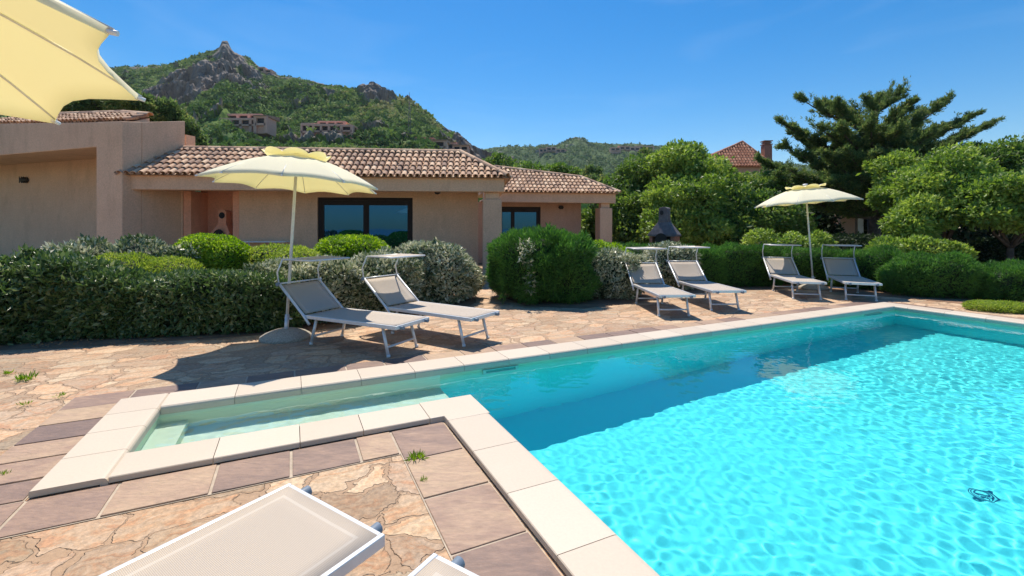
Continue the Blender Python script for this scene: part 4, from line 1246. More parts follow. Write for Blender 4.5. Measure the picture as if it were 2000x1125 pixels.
roof_tiles('roof_tiles', M_tile, hE, a_, u_, v_, n_, [(0, 0), ((b_ - a_).length, 0), ((b_ - a_).length, 2.6), (0, 2.6)], wt=.25, lt=.4, r=.1, seed=5)
m = MB(); c_ = a_ + v_ * 2.6; d_ = b_ + v_ * 2.6
m.add([tuple(a_), tuple(b_), tuple(d_), tuple(c_)] + [tuple(q - Vector((0, 0, .3))) for q in (a_, b_, d_, c_)], [(0, 1, 2, 3), (7, 6, 5, 4), (0, 4, 5, 1), (1, 5, 6, 2), (2, 6, 7, 3), (3, 7, 4, 0)])
m.build('roof_deck', M_dark, hE)

# ================================================================== GARDEN FURNITURE
def make_lounger(sheet_uv=True):
    r = empty('sun_lounger', (0, 0, 0))
    w = .325; zs = .405; xj = -1.42; xf = .17; bx, bz = -1.93, .80
    t = .020
    # seat frame
    m = MB()
    for sgn in (-1, 1):
        m.box(((xj + xf) / 2, sgn * (w - .008), zs - .024), (xf - xj, .022, .048))
    m.box((xf - .011, 0, zs - .024), (.022, 2 * w - .04, .046)); m.box((xj + .02, 0, zs - .03), (.03, 2 * w - .04, .03))
    m.build('seat_frame', M_alu, r, bevel=.005)
    for sgn in (-1, 1):
        m = MB(); m.tube([(xf - .16, sgn * (w - .085), zs - .045), (xf + .045, sgn * (w - .085), zs - .03)], [.02, .024], 12)
        m.build('end_cap', M_cap, r, bevel=.004)
    # fabrics
    def sheet(name, pts, mat, sag, nx_=14, ny_=6, sc_=1.0):
        (x0, z0), (x1, z1) = pts; V = []; Fq = []; uv = []
        L_ = math.hypot(x1 - x0, z1 - z0)
        for i in range(nx_ + 1):
            for j in range(ny_ + 1):
                a_, b_ = i / nx_, j / ny_
                y = (b_ - .5) * 2 * (w - .020)
                dz = -sag * (1 - (2 * b_ - 1) ** 2) * math.sin(math.pi * a_)
                V.append((x0 + (x1 - x0) * a_, y, z0 + (z1 - z0) * a_ + dz)); uv.append((a_ * L_ * sc_, b_ * .6 * sc_))
        for i in range(nx_):
            for j in range(ny_):
                k = i * (ny_ + 1) + j; Fq.append((k, k + ny_ + 1, k + ny_ + 2, k + 1))
        mm = MB(); mm.add(V, Fq, .5, True); o = mm.build(name, mat, r)
        ul = o.data.uv_layers.new(name='UVMap')
        for p in o.data.polygons:
            for li, vi in zip(p.loop_indices, p.vertices): ul.data[li].uv = uv[vi]
        sd = o.modifiers.new('solid', 'SOLIDIFY'); sd.thickness = .003; sd.offset = 1
        return o
    sheet('seat', ((xj + .01, zs - .004), (xf - .020, zs - .004)), M_sling, .018)
    sheet('backrest', ((xj - .01, zs + .012), (bx + .02, bz - .02)), M_sling, .022, 8)
    m = MB()
    for sgn in (-1, 1):
        m.tube([(xj + .10, sgn * w * 1.03, zs - .12), (xj - .02, sgn * w * 1.03, zs + .0), (bx, sgn * w * 1.03, bz)], .019, 8)
    m.tube([(bx, -w * 1.03, bz), (bx, w * 1.03, bz)], .012, 8)
    m.build('backrest_frame', M_alu, r)
    for xl, xt, nm in ((0, -.10, 'leg'), (-1.36, -1.27, 'leg')):
        for sgn in (-1, 1):
            m = MB(); m.tube([(xt, sgn * (w - .065), zs - .05), (xl, sgn * .27, .012)], .021, 8); o = m.build('leg', M_alu, r)
            m = MB(); m.tube([(xl, sgn * .27, .03), (xl + (.002 if xl == 0 else -.002), sgn * .2702, 0)], .025, 8); m.build('foot_cap', M_white, o)
        xm = xl + (xt - xl) * .3
        m = MB(); m.tube([(xm, -.272, .115), (xm, .272, .115)], .015, 8); m.build('stretcher', M_alu, r)
    # small sunshade over the head end
    hz = 1.14
    for sgn in (-1, 1):
        m = MB(); m.tube([(bx + .01, sgn * w * 1.05, bz - .03), (bx - .03, sgn * w * 1.05, bz + .16), (bx + .08, sgn * w * 1.05, hz)], .012, 8)
        m.build('sunshade_arm', M_alu, r)
    m = MB()
    V = []; x0, x1 = bx + .08, bx + .64
    for i in range(7):
        for j in range(7):
            a_, b_ = i / 6, j / 6; V.append((x0 + (x1 - x0) * a_, (b_ - .5) * 2 * (w + .01), hz + .012 - .012 * math.sin(math.pi * b_)))
    m.add(V, [(i * 7 + j, (i + 1) * 7 + j, (i + 1) * 7 + j + 1, i * 7 + j + 1) for i in range(6) for j in range(6)], .5, True)
    o = m.build('sunshade', M_sling, r, solid=.004)
    ul = o.data.uv_layers.new(name='UVMap')
    for p in o.data.polygons:
        for li, vi in zip(p.loop_indices, p.vertices): ul.data[li].uv = (o.data.vertices[vi].co.x, o.data.vertices[vi].co.y)
    m = MB(); m.tube([(x0, -w - .012, hz), (x1, -w - .012, hz), (x1, w + .012, hz), (x0, w + .012, hz), (x0, -w - .012, hz)], .013, 8); m.build('sunshade_frame', M_alu, o)
    for sgn in (-1, 1):
        m = MB(); m.lathe([(0, -.02), (.028, -.02), (.028, .02), (0, .02)], (0, 0, 0), 12)
        m.v = [(bx + v[0], sgn * (w * 1.05 + .012) + v[2], bz - .01 + v[1]) for v in m.v]
        m.build('hinge', M_cap, r)
    return r
LG = 'sun loungers around the pool'
L0 = make_lounger()
def put_lounger(fl, fr, ang, label, first=False, loc=None):
    o = L0 if first else copy_tree(L0)
    if loc is None:
        a_, b_ = G(*fl), G(*fr); loc = ((a_[0] + b_[0]) / 2, (a_[1] + b_[1]) / 2)
    o.location = (loc[0], loc[1], .002); o.rotation_euler = (0, 0, rad(ang)); o['label'] = label; o['category'] = 'sun lounger'; o['group'] = LG
    return o
put_lounger((760.8, 697.9), (811.5, 678.4), -26.9, 'grey sling lounger partly shaded, nearest to the parasol with the round stone base', True)
put_lounger((906.4, 677), (952, 661.5), -33.0, 'grey sling lounger in front of the silvery round bush, second from the nearest standing parasol')
put_lounger((1286.7, 618.4), (1345.3, 617.8), -88.5, 'grey sling lounger of the middle pair, on the left, beside the big green bush hedge')
put_lounger((1389.4, 607.4), (1442.5, 606.2), -87, 'grey sling lounger of the middle pair, on the right, below the tall cement barbecue')
put_lounger((1549.2, 584.5), (1602.9, 586), -103, 'grey sling lounger directly left of the far parasol pole')
put_lounger((1652.8, 586.5), (1711.3, 588.8), -113, 'grey sling lounger directly right of the far parasol pole, next to the pool corner')
for (cx_, cy_), an, lb_ in (((-.765, 1.97), 56.5, 'large close-up lounger foot end with beige woven sling, at the bottom of the view'), ((-.01, 1.515), 57.5, 'corner of a lounger cut off by the bottom edge, right of the large close-up one')):
    a_ = rad(an); put_lounger(None, None, an, lb_, loc=(cx_ - math.cos(a_) * .17, cy_ - math.sin(a_) * .17))

def make_parasol():
    r = empty('parasol', (0, 0, 0)); nr = 10; R_ = 1.18; zr = 2.22; dome = .43
    m = MB(); m.tube([(0, 0, .03), (0, 0, zr + dome - .02)], .021, 12); m.build('pole', M_pole, r)
    m = MB(); m.lathe([(.021, .0), (.035, .0), (.035, .07), (.05, .09), (.05, .13), (.022, .15)], (0, 0, zr + dome - .30), 14); m.lathe([(.0, .02), (.045, .0), (.05, -.04), (.02, -.06)], (0, 0, zr + dome - .01), 14)
    m.build('hub', M_white, r)
    def zz(q): return zr + dome * (1 - (q / R_) ** 1.65)
    V = []; Fq = []; na, nq = 6, 12
    q0 = .16
    cols = nr * na
    for i in range(nq + 1):
        f_ = i / nq
        for c_ in range(cols):
            k = (c_ % na) / na; ph = 2 * math.pi * (c_ // na + k) / nr
            half = math.pi / nr
            flat_ = math.cos(half) / math.cos((k - .5) * 2 * half)       # straight chord between ribs
            edge = R_ * (flat_ - .075 * math.sin(math.pi * k))
            q = q0 + (edge - q0) * f_
            rr = q
            sag = -.028 * math.sin(math.pi * k) * f_ * (1 - f_ * .3)
            V.append((rr * math.cos(ph), rr * math.sin(ph), zz(q / (flat_ if flat_ else 1)) + sag))
    for i in range(nq):
        for c_ in range(cols):
            d_ = (c_ + 1) % cols
            Fq.append((i * cols + c_, i * cols + d_, (i + 1) * cols + d_, (i + 1) * cols + c_))
    # hem lip
    b0 = len(V)
    for c_ in range(cols):
        x, y, z = V[nq * cols + c_]; V.append((x * .997, y * .997, z - .028))
    for c_ in range(cols):
        d_ = (c_ + 1) % cols; Fq.append((nq * cols + c_, nq * cols + d_, b0 + d_, b0 + c_))
    m = MB(); m.add(V, Fq, .5, True); cn = m.build('canopy', M_fabric, r)
    for k in range(nr):
        a_ = 2 * math.pi * k / nr; m = MB()
        m.tube([((.04 + (R_ - .03) * f_) * math.cos(a_), (.04 + (R_ - .03) * f_) * math.sin(a_), zz(.04 + (R_ - .05) * f_) - .012) for f_ in (0, .2, .4, .6, .8, 1.0)], .006, 6)
        o = m.build('rib', M_fabric if False else M_pole, r)
        m = MB(); e_ = R_ + .004; m.tube([((e_ - .02) * math.cos(a_), (e_ - .02) * math.sin(a_), zz(R_) - .012), ((e_ + .02) * math.cos(a_), (e_ + .02) * math.sin(a_), zz(R_) - .02)], .010, 8); m.build('rib_tip', M_white, o)
    # vent cap with upturned petals
    V = []; Fq = []; na = 10; cols = 8 * na; rows = 9
    for i in range(rows + 1):
        f_ = i / rows
        for c_ in range(cols):
            k = (c_ % na) / na; ph = 2 * math.pi * (c_ + 0) / cols
            pet = math.sin(math.pi * k) ** .7
            q = .02 + (.43 + .035 * pet - .02) * f_
            z = zz(0) + .03 - .10 * f_ + (max(0, f_ - .35) / .65) ** 1.4 * (.06 * pet + .04)
            V.append((q * math.cos(ph), q * math.sin(ph), z))
    for i in range(rows):
        for c_ in range(cols):
            d_ = (c_ + 1) % cols; Fq.append((i * cols + c_, i * cols + d_, (i + 1) * cols + d_, (i + 1) * cols + c_))
    m = MB(); m.add(V, Fq, .5, True); cp_ = m.build('vent_cap', M_fabric, r)
    m = MB(); m.lathe([(0, .03), (.05, .025), (.06, 0)], (0, 0, zz(0) + .04), 12); m.build('finial', M_white, r)
    m = MB(); m.tube([(0, 0, .02), (0, 0, .34)], .030, 12); m.tube([(.03, 0, .28), (.075, 0, .28)], .012, 8); m.build('base_socket', M_alu, r)
    m = MB(); m.lathe([(0, .14), (.05, .135), (.16, .118), (.27, .08), (.335, .04), (.345, .012), (.335, -.01)], (0, 0, 0), 40); m.build('base', M_conc, r)
    return r
U0 = make_parasol()
PG = 'cream parasols'
def put_parasol(base, sx, sy, ph, label, first=False, yaw_base=0):
    o = U0 if first else copy_tree(U0)
    n_ = Vector((-sx, -sy, 1)).normalized()
    q = Vector((0, 0, 1)).rotation_difference(n_)
    # phase is measured in the tilted disc
    o.rotation_mode = 'QUATERNION'; o.rotation_quaternion = q @ Quaternion((0, 0, 1), ph)
    o.location = (base[0], base[1], 0.0); o['label'] = label; o['category'] = 'parasol'; o['group'] = PG
    # the base lies flat on the paving
    for ch in o.children:
        if ch.name.split('.')[0] == 'base':
            ch.rotation_mode = 'QUATERNION'; ch.rotation_quaternion = o.rotation_quaternion.inverted() ; ch.location = (0, 0, .004)
    return o
put_parasol((-3.25, 6.62), -.045, -.035, 0.0, 'open cream parasol standing behind the nearest pair of loungers, on a round stone base', True)
put_parasol((7.79, 11.9), .075, -.01, .2, 'smaller-looking distant cream parasol between the far pair of loungers')
nf = Vector((-.05, .08, 1)).normalized(); cf = Vector((-2.733, 1.454, 2.322)); bf = cf - nf * (2.27)
o = put_parasol((bf.x, bf.y), .05, -.08, .254, 'parasol canopy seen from underneath at the top left corner, translucent yellow'); o.scale = (1.07, 1.07, 1.055); o.location.x -= .035

# barbecues
def make_bbq(mb_body, mb_top):
    r = empty('garden_barbecue', (0, 0, 0))
    m = MB(); w_, dpt = .40, .30
    # red firebox with arched opening: left cheek, right cheek, back, table
    m.box((0, 0, .40), (2 * w_, 2 * dpt, .80)); m.build('base', mb_top, r, bevel=.01)
    m = MB(); m.box((0, -.06, .84), (2 * w_ + .16, 2 * dpt + .18, .08)); m.build('hearth_slab', mb_top, r, bevel=.01)
    m = MB()
    m.box((-w_ + .05, 0, 1.08), (.10, 2 * dpt, .40)); m.box((w_ - .05, 0, 1.08), (.10, 2 * dpt, .40)); m.box((0, dpt - .04, 1.08), (2 * w_ - .2, .08, .40))
    m.build('firebox', mb_body, r, bevel=.008)
    m = MB(); m.box((0, dpt - .095, 1.09), (2 * w_ - .21, .02, .36)); m.build('soot_lining', M_black, r)
    m = MB()   # hood: pyramid frustum with arched mouth
    zb, zt2 = 1.285, 1.78; tw = .15
    m.prism([(-w_ - .05, -dpt - .03), (w_ + .05, -dpt - .03), (w_ + .05, dpt + .02), (-w_ - .05, dpt + .02)], zb, zb + .05)
    lo = [(-w_ - .05, -dpt - .03), (w_ + .05, -dpt - .03), (w_ + .05, dpt + .02), (-w_ - .05, dpt + .02)]; hi = [(-tw, -tw), (tw, -tw), (tw, tw), (-tw, tw)]
    m.add([(x, y, zb + .052) for x, y in lo] + [(x, y, zt2) for x, y in hi], [(3, 2, 1, 0), (4, 5, 6, 7), (0, 1, 5, 4), (1, 2, 6, 5), (2, 3, 7, 6), (3, 0, 4, 7)])
    m.build('hood', mb_top, r, bevel=.012)
    m = MB()
    K = 8; V = [(-.20, -dpt - .036, 1.05), (.20, -dpt - .036, 1.05)] + [(.20 * math.cos(math.pi * k / K), -dpt - .036, 1.20 + .19 * math.sin(math.pi * k / K)) for k in range(K + 1)]
    m.add(V + [(x, y + .02, z) for x, y, z in V], [tuple([0, 1] + list(range(2, len(V)))[0:]), ]); m.build('fire_mouth', M_black, r)
    m = MB(); m.box((0, 0, 1.98), (.29, .29, .42)); m.prism([(-.17, -.17), (.17, -.17), (.17, .17), (-.17, .17)], 1.76, 1.80)
    for k in range(10):
        a_ = math.pi * k / 9
    V = [(.15 * math.cos(math.pi * k / 8), y, 2.18 + .07 * math.sin(math.pi * k / 8)) for y in (-.16, .16) for k in range(9)]
    m.add(V, [(k, k + 1, 10 + k, 9 + k) for k in range(8)] + [tuple(range(8, -1, -1)), tuple(range(9, 18))])
    m.build('chimney', mb_top, r, bevel=.008)
    m = MB(); V = [(-.04 + .065 * math.cos(6.283 * k / 14), -.163, 2.06 + .075 * math.sin(6.283 * k / 14)) for k in range(14)]
    m.add(V, [tuple(range(14))]); m.build('smoke_hole', M_black, r)
    return r
Bq = make_bbq(M_brickred, M_hood)
for ch in Bq.children:
    if ch.name.startswith('base'): ch.data.materials[0] = M_brickred
Bq.location = ((1298 - CX) / F * 15.2, 15.2, 0); Bq.rotation_euler = (0, 0, rad(-38))
props(Bq, 'tall barbecue with dark cement hood and red brick firebox standing in front of the trees', 'barbecue')
al_c = lin(onB(358), onB(467), .58)
B2 = empty('porch_barbecue', (al_c[0] + vB[0] * .5, al_c[1] + vB[1] * .5, 0), 'barbecue with sooty black openings, warmly lit inside the alcove', 'barbecue')
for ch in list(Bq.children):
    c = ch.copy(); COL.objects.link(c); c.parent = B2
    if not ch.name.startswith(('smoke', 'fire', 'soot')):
        c.data = ch.data.copy(); c.data.materials[0] = M_salmonlit
for ch in B2.children:
    if ch.name.startswith('smoke'): ch.scale = (1.7, 1, 1.4); ch.location = (.04 * .7 + .04, 0, -2.06 * .4)
    if ch.name.startswith('fire'): ch.scale = (1.1, 1.02, 1.3); ch.location = (0, 0, -.2)
B2.scale = (.85, .85, .95); B2.rotation_euler = (0, 0, 0)
# white trestle table on the porch
tp = AT(520, 472, 14.2)
T_ = empty('trestle_table', (tp[0], 14.2, 0), 'white trestle table in the shade of the porch, behind the bushes', 'table')
m = MB(); m.box((tp[0], 14.2, tp[2]), (1.45, .6, .035)); m.build('table_top', M_white, T_, bevel=.006)
for sx_ in (-1, 1):
    for sy_ in (-1, 1):
        m = MB(); m.tube([(tp[0] + sx_ * .42 , 14.2 + sy_ * .22, tp[2] - .02), (tp[0] + sx_ * .08 , 14.2 + sy_ * .24, .0)], .018, 6); m.build('leg', M_white, T_)

# ================================================================== PLANTS
SHR = 'clipped shrubs and hedges around the pool'
# left tall hedge
shrub('hedge', [(-7.9, 6.55, .55, 1.5, .62, .60, 3, .12), (-6.75, 6.85, .52, .7, .58, .60, 3, .1), (-9.6, 6.4, .58, 1.0, .7, .66, 3, .1)], L_eleag,
      'dark green glossy hedge at the left edge, taller than the hedge beside it', 'hedge', size=.095, n=30000, aspect=.40, group=SHR, bump=.24, along=.55)
shrub('hedge', [(-4.75, 7.2, .40, 1.5, .55, .46, 4, .16), (-6.1, 6.95, .42, .7, .55, .48, 3.5, .12)], L_eleag,
      'long flat-topped dark green hedge between the tall leftmost hedge and the nearest parasol', 'hedge', size=.085, n=34000, aspect=.40, group=SHR, bump=.13)
shrub('hedge', [(-3.3, 7.95, .48, .85, .55, .52, 3, .3), (-2.55, 8.55, .50, .8, .55, .54, 3, .4), (-4.05, 7.75, .47, .55, .5, .52, 2.6, .2)], L_silver,
      'silvery green hedge directly behind the nearest pair of loungers', 'hedge', size=.085, n=30000, aspect=.40, group=SHR, bump=.22, tpow=.9)
shrub('round_bush', [(-1.72, 10.0, .60, .98, .82, .62, 2.6, 0), (-1.95, 9.9, .96, .55, .5, .28, 2.2, 0)], L_silver,
      'big rounded silvery bush between the nearest pair of loungers and the path to the house', 'bush', size=.09, n=24000, aspect=.40, group=SHR, bump=.20, tpow=.85)
shrub('silver_bush', [(-6.95, 8.5, .92, .62, .5, .42, 2.2, 0), (-7.8, 8.3, .90, .55, .45, .44, 2.2, 0), (-6.2, 8.7, .86, .36, .35, .38, 2.2, 0)], L_silver,
      'pale silver-leaved bush whose top shows against the shaded porch wall', 'bush', size=.10, n=8000, aspect=.40, bump=.35, group=SHR, along=.8, up=.4)
shrub('low_mound', [(-6.75, 8.0, .56, .72, .6, .57, 2.3, 0), (-6.0, 8.1, .52, .6, .5, .55, 2.3, 0)], L_gold,
      'yellow-green feathery mound between the silver-leaved bush and the bright round bush', 'bush', size=.045, n=26000, aspect=.35, group=SHR, bump=.08, up=.6)
shrub('round_bush', [(-5.95, 9.05, 1.04, .62, .55, .42, 2.2, 0), (-5.5, 8.95, .95, .42, .42, .38, 2.2, 0)], L_lime,
      'bright green ball-shaped bush in front of the warmly lit alcove', 'bush', size=.05, n=26000, aspect=.5, group=SHR, bump=.07)
shrub('round_bush', [(-3.62, 10.4, .92, .82, .7, .48, 2.3, 0)], L_lime,
      'lime green dome-shaped bush in front of the wide sliding door', 'bush', size=.06, n=17000, aspect=.5, group=SHR, bump=.06)
shrub('low_mound', [(-4.85, 9.3, .80, .62, .5, .46, 2.3, 0), (-4.2, 9.0, .72, .5, .5, .46, 2.3, 0)], L_gold,
      'olive green mound behind the parasol pole', 'bush', size=.055, n=15000, aspect=.45, group=SHR, bump=.1)
shrub('big_bush', [(.55, 10.15, .72, 1.0, .85, .76, 3.0, .05), (1.15, 10.0, .66, .62, .72, .68, 3, 0), (.0, 10.5, .74, .52, .6, .62, 2.6, 0)], L_conif,
      'large dense green bush with a rounded top right of the path to the house', 'bush', size=.095, n=56000, aspect=.17, group=SHR, bump=.2, bfreq=2.6, along=.9, up=.6)
shrub('silver_sprig', [(.30, 9.27, 1.02, .13, .10, .26, 2.0, .2), (.38, 9.24, .55, .07, .07, .22, 2.0, .2)], L_silver,
      'silvery sprig growing through the front of the large dense green bush', 'plant', size=.08, n=260, aspect=.42, core=0, bump=.8, bfreq=5)
shrub('hedge', [(2.05, 10.35, .52, .72, .5, .54, 3.2, .15), (2.65, 10.75, .50, .4, .45, .52, 2.6, .2)], L_silver,
      'patchy variegated hedge right of the large dense green bush', 'hedge', size=.08, n=14000, aspect=.42, group=SHR, bump=.2, gap=-.35, tpow=.85)
shrub('low_mound', [(2.2, 12.6, .56, 1.15, .6, .60, 2.6, 0), (1.55, 12.3, .66, .5, .4, .62, 2.2, 0)], L_lime,
      'yellow-green plants behind the variegated hedge, in front of the corner pillar', 'bush', size=.07, n=15000, aspect=.45, group=SHR, bump=.15)
shrub('hedge', [(4.0, 14.2, .50, 1.9, .55, .52, 3.5, .05)], L_conif,
      'far green hedge below the tall barbecue', 'hedge', size=.10, n=16000, aspect=.18, group=SHR, bump=.14, bfreq=3.2, up=.6)
shrub('round_bush', [(4.15, 11.9, .55, .68, .5, .58, 2.4, 0)], L_silver,
      'white-flecked bush behind the middle pair of loungers', 'bush', size=.085, n=8000, aspect=.42, group=SHR, bump=.25, tpow=.8)
shrub('hedge', [(6.15, 12.55, .50, 1.1, .42, .56, 5, .06), (5.1, 12.3, .48, .55, .4, .5, 4, .1)], L_conif,
      'neatly clipped box-shaped green hedge between the middle and far pairs of loungers', 'hedge', size=.085, n=36000, aspect=.17, group=SHR, bump=.13, bfreq=3.0, along=.9, up=.6)
shrub('hedge', [(8.2, 13.1, .46, 1.3, .45, .50, 4, .1)], L_conif,
      'dark green hedge directly behind the far pair of loungers', 'hedge', size=.09, n=20000, aspect=.18, group=SHR, bump=.14, bfreq=3.4, up=.5)
shrub('hedge', [(9.3, 12.0, .46, .85, .5, .52, 3.5, -.5)], L_conif,
      'green hedge section right of the farthest lounger', 'hedge', size=.09, n=18000, aspect=.18, group=SHR, bump=.24, bfreq=2.6, up=.5)
shrub('hedge', [(9.75, 10.65, .42, .92, .55, .48, 3, -.35)], L_conif,
      'rounded light green hedge section near the far corner of the pool', 'hedge', size=.085, n=22000, aspect=.18, group=SHR, bump=.26, bfreq=2.4, up=.5)
shrub('hedge', [(11.05, 10.0, .34, .85, .55, .40, 2.8, -.3)], L_conif,
      'lowest green hedge section at the right edge of the view', 'hedge', size=.085, n=19000, aspect=.18, group=SHR, bump=.26, bfreq=2.4, up=.5)
shrub('low_plant', [(9.15, 8.75, .06, .42, .30, .13, 2.2, -.35), (9.5, 8.62, .05, .3, .25, .11, 2.2, 0)], L_gold,
      'low green creeping plant beside the right end of the pool', 'plant', size=.035, n=9000, aspect=.35, bump=.2, core=.6)
shrub('low_plant', [(9.95, 8.5, .07, .5, .35, .15, 2.2, -.3)], L_dry,
      'low greyish dried plant at the right edge beside the pool', 'plant', size=.04, n=8000, aspect=.25, bump=.25, core=.6)
shrub('leafy_shrub', [(9.4, 15.2, .7, .9, .6, .72, 2.2, 0), (10.1, 15.4, .66, .5, .5, .6, 2.2, 0), (8.6, 15.6, .72, .7, .6, .7, 2.2, 0)], L_treeb,
      'loose broad-leaved shrub behind the far parasol', 'bush', size=.10, n=15000, aspect=.5, bump=.3, core=.6)
shrub('leafy_shrub', [(11.2, 13.6, .58, .85, .6, .58, 2.3, 0), (12.2, 13.4, .62, .9, .6, .64, 2.3, 0)], L_treeb,
      'bright broad-leaved shrub right of the far parasol, under the fresh green trees', 'bush', size=.09, n=20000, aspect=.5, bump=.25, core=.7)

def T(px, py, Y, r, rz=None):
    x, y, z = AT(px, py, Y)
    return (x, y, z, r, rz if rz else r * .82)
TG = 'leafy trees behind the hedges'
tree('leafy_tree', [T(1218, 378, 24, 1.3), T(1262, 345, 24, 1.4), T(1205, 430, 23, 1.4), T(1262, 420, 22.5, 1.5), T(1300, 375, 23.5, 1.4), T(1232, 470, 22, 1.3), T(1160, 440, 25, 1.2), T(1150, 480, 24, 1.2)], L_tree,
     'leafy tree rising directly right of the smaller house', (5.9, 23.6), size=.17, group=TG)
tree('leafy_tree', [T(1330, 325, 22, 1.35), T(1372, 345, 21.5, 1.2), T(1310, 380, 21, 1.2), T(1360, 395, 20, 1.4), T(1315, 440, 20, 1.3), T(1392, 345, 22.5, .95), T(1370, 450, 19.5, 1.2), T(1295, 330, 23, 1.0)], L_treeb,
     'bright green leafy tree behind the tall barbecue', (8.4, 21.5), size=.16, group=TG)
tree('leafy_tree', [T(1435, 372, 22, 1.15), T(1492, 372, 22, 1.15), T(1540, 378, 22.5, 1.0), T(1430, 410, 20.5, 1.3), T(1490, 425, 20, 1.4), T(1445, 465, 19.5, 1.1), T(1540, 440, 20.5, 1.1), T(1520, 480, 20, 1.1)], L_tree,
     'dark leafy tree left of the far parasol, below the red roof', (10.9, 21.3), size=.16, group=TG)
tree('leafy_tree', [T(1745, 335, 18, .85), T(1738, 385, 17.5, .75), T(1770, 355, 18.5, .7)], L_treeb,
     'small rounded fresh green tree just right of the big cypress', (14.9, 18.2), size=.13, group=TG, trunk_r=.08)
tree('leafy_tree', [T(1855, 335, 15.2, 1.0), T(1810, 365, 15, .95), T(1870, 390, 14.6, 1.0), T(1800, 425, 14.4, .85), T(1780, 455, 14.4, .6), T(1900, 345, 15.6, .75), T(1835, 410, 15, .8)], L_treeb,
     'fresh green rounded tree at the right with its trunks showing beneath', (13.9, 14.9), size=.12, group=TG, trunk_r=.1)
tree('leafy_tree', [T(1955, 385, 13.6, .95), T(1995, 415, 13.2, .8), T(1930, 420, 13.4, .62), T(2030, 380, 13.6, 1.0), T(2070, 430, 13.4, .8)], L_treeb,
     'rounded tree cut by the right edge of the view, nearest of the fresh green trees', (14.6, 13.7), size=.12, group=TG, trunk_r=.1)
tree('leafy_tree', [T(1950, 315, 19, 1.1), T(2000, 310, 19, 1.2), T(1905, 320, 19.5, .9), T(2040, 340, 19, 1.3), T(1980, 350, 18.5, 1.2)], L_tree,
     'thin-topped tree behind the other trees in the right corner', (20.3, 19.2), size=.14, group=TG, dens=55)
tree('dark_pine', [T(1262, 310, 27, .5, .7), T(1260, 340, 27, .8, .7), T(1262, 365, 26.5, .9)], L_cyp, 'small dark pine poking out of the leafy trees, left of the bright one', (7.9, 27), size=.16, cat='tree', trunk_r=.08)
tree('dark_pine', [T(1158, 338, 30, .6, .5), T(1165, 360, 29, 1.0, .7), T(1140, 372, 29, 1.0, .6), T(1190, 365, 28, .9)], L_cyp, 'small dark pine behind the roof end of the smaller house', (5.4, 29), size=.18, cat='tree', trunk_r=.08)
tree('pine', [T(175, 215, 24, 1.2), T(215, 205, 24, 1.1), T(255, 212, 24, 1.1), T(300, 222, 24.5, 1.1), T(335, 240, 25, 1.0), T(140, 225, 24, 1.2), T(365, 265, 26, .9), T(372, 290, 26, .9)], L_cyp,
     'dark bushy pine behind the roof of the left house', (-19, 24.6), size=.17)
tree('green_bush_tree', [T(1030, 345, 34, 1.4), T(975, 330, 36, 1.5), T(1090, 350, 33, 1.5)], L_tree, 'low green treetops behind the tiled roof of the smaller house', (1.0, 34), size=.22)

# undergrowth closing the view behind the trees
def strip(name, pts, h, n, mat, size, seed, thick=1.2):
    rng = np.random.default_rng(seed); Vs = []; Ts = []
    segs = [(pts[i], pts[i + 1]) for i in range(len(pts) - 1)]
    Ls = [math.hypot(b_[0] - a_[0], b_[1] - a_[1]) for a_, b_ in segs]
    out = []
    for (a_, b_), L_ in zip(segs, Ls):
        k = int(n * L_ / sum(Ls)); t_ = rng.random(k)
        P = np.stack([a_[0] + (b_[0] - a_[0]) * t_, a_[1] + (b_[1] - a_[1]) * t_, 0 * t_], 1)
        hh = h * (1 + .25 * noise3(P * .5, seed)); P[:, 2] = hh * rng.random(k) ** .8
        P[:, 1] += rng.normal(0, thick * .3, k) - thick * .5 * (1 - P[:, 2] / h) + .6 * noise3(P * np.array([.8, .8, 1.2]), seed + 3)
        out.append(P)
    P = np.concatenate(out); N = np.tile([0, -1, .3], (len(P), 1)) + rng.normal(0, .4, (len(P), 3)); N /= np.linalg.norm(N, axis=1, keepdims=True)
    V, Fc = leaf_quads(P, N, size, .55, rng)
    Tn = np.clip(.5 + .35 * noise3(P * .9, seed + 1) + rng.normal(0, .2, len(P)), 0, 1)
    return props(npmesh(name, V, Fc, mat, tint=Tn), kind='stuff')
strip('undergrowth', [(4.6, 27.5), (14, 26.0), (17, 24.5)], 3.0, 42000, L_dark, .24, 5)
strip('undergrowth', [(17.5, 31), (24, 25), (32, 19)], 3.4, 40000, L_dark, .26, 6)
strip('ground_cover', [(11.0, 16.4), (14.5, 15.4), (20, 12.5)], 1.1, 26000, L_dark, .12, 7)

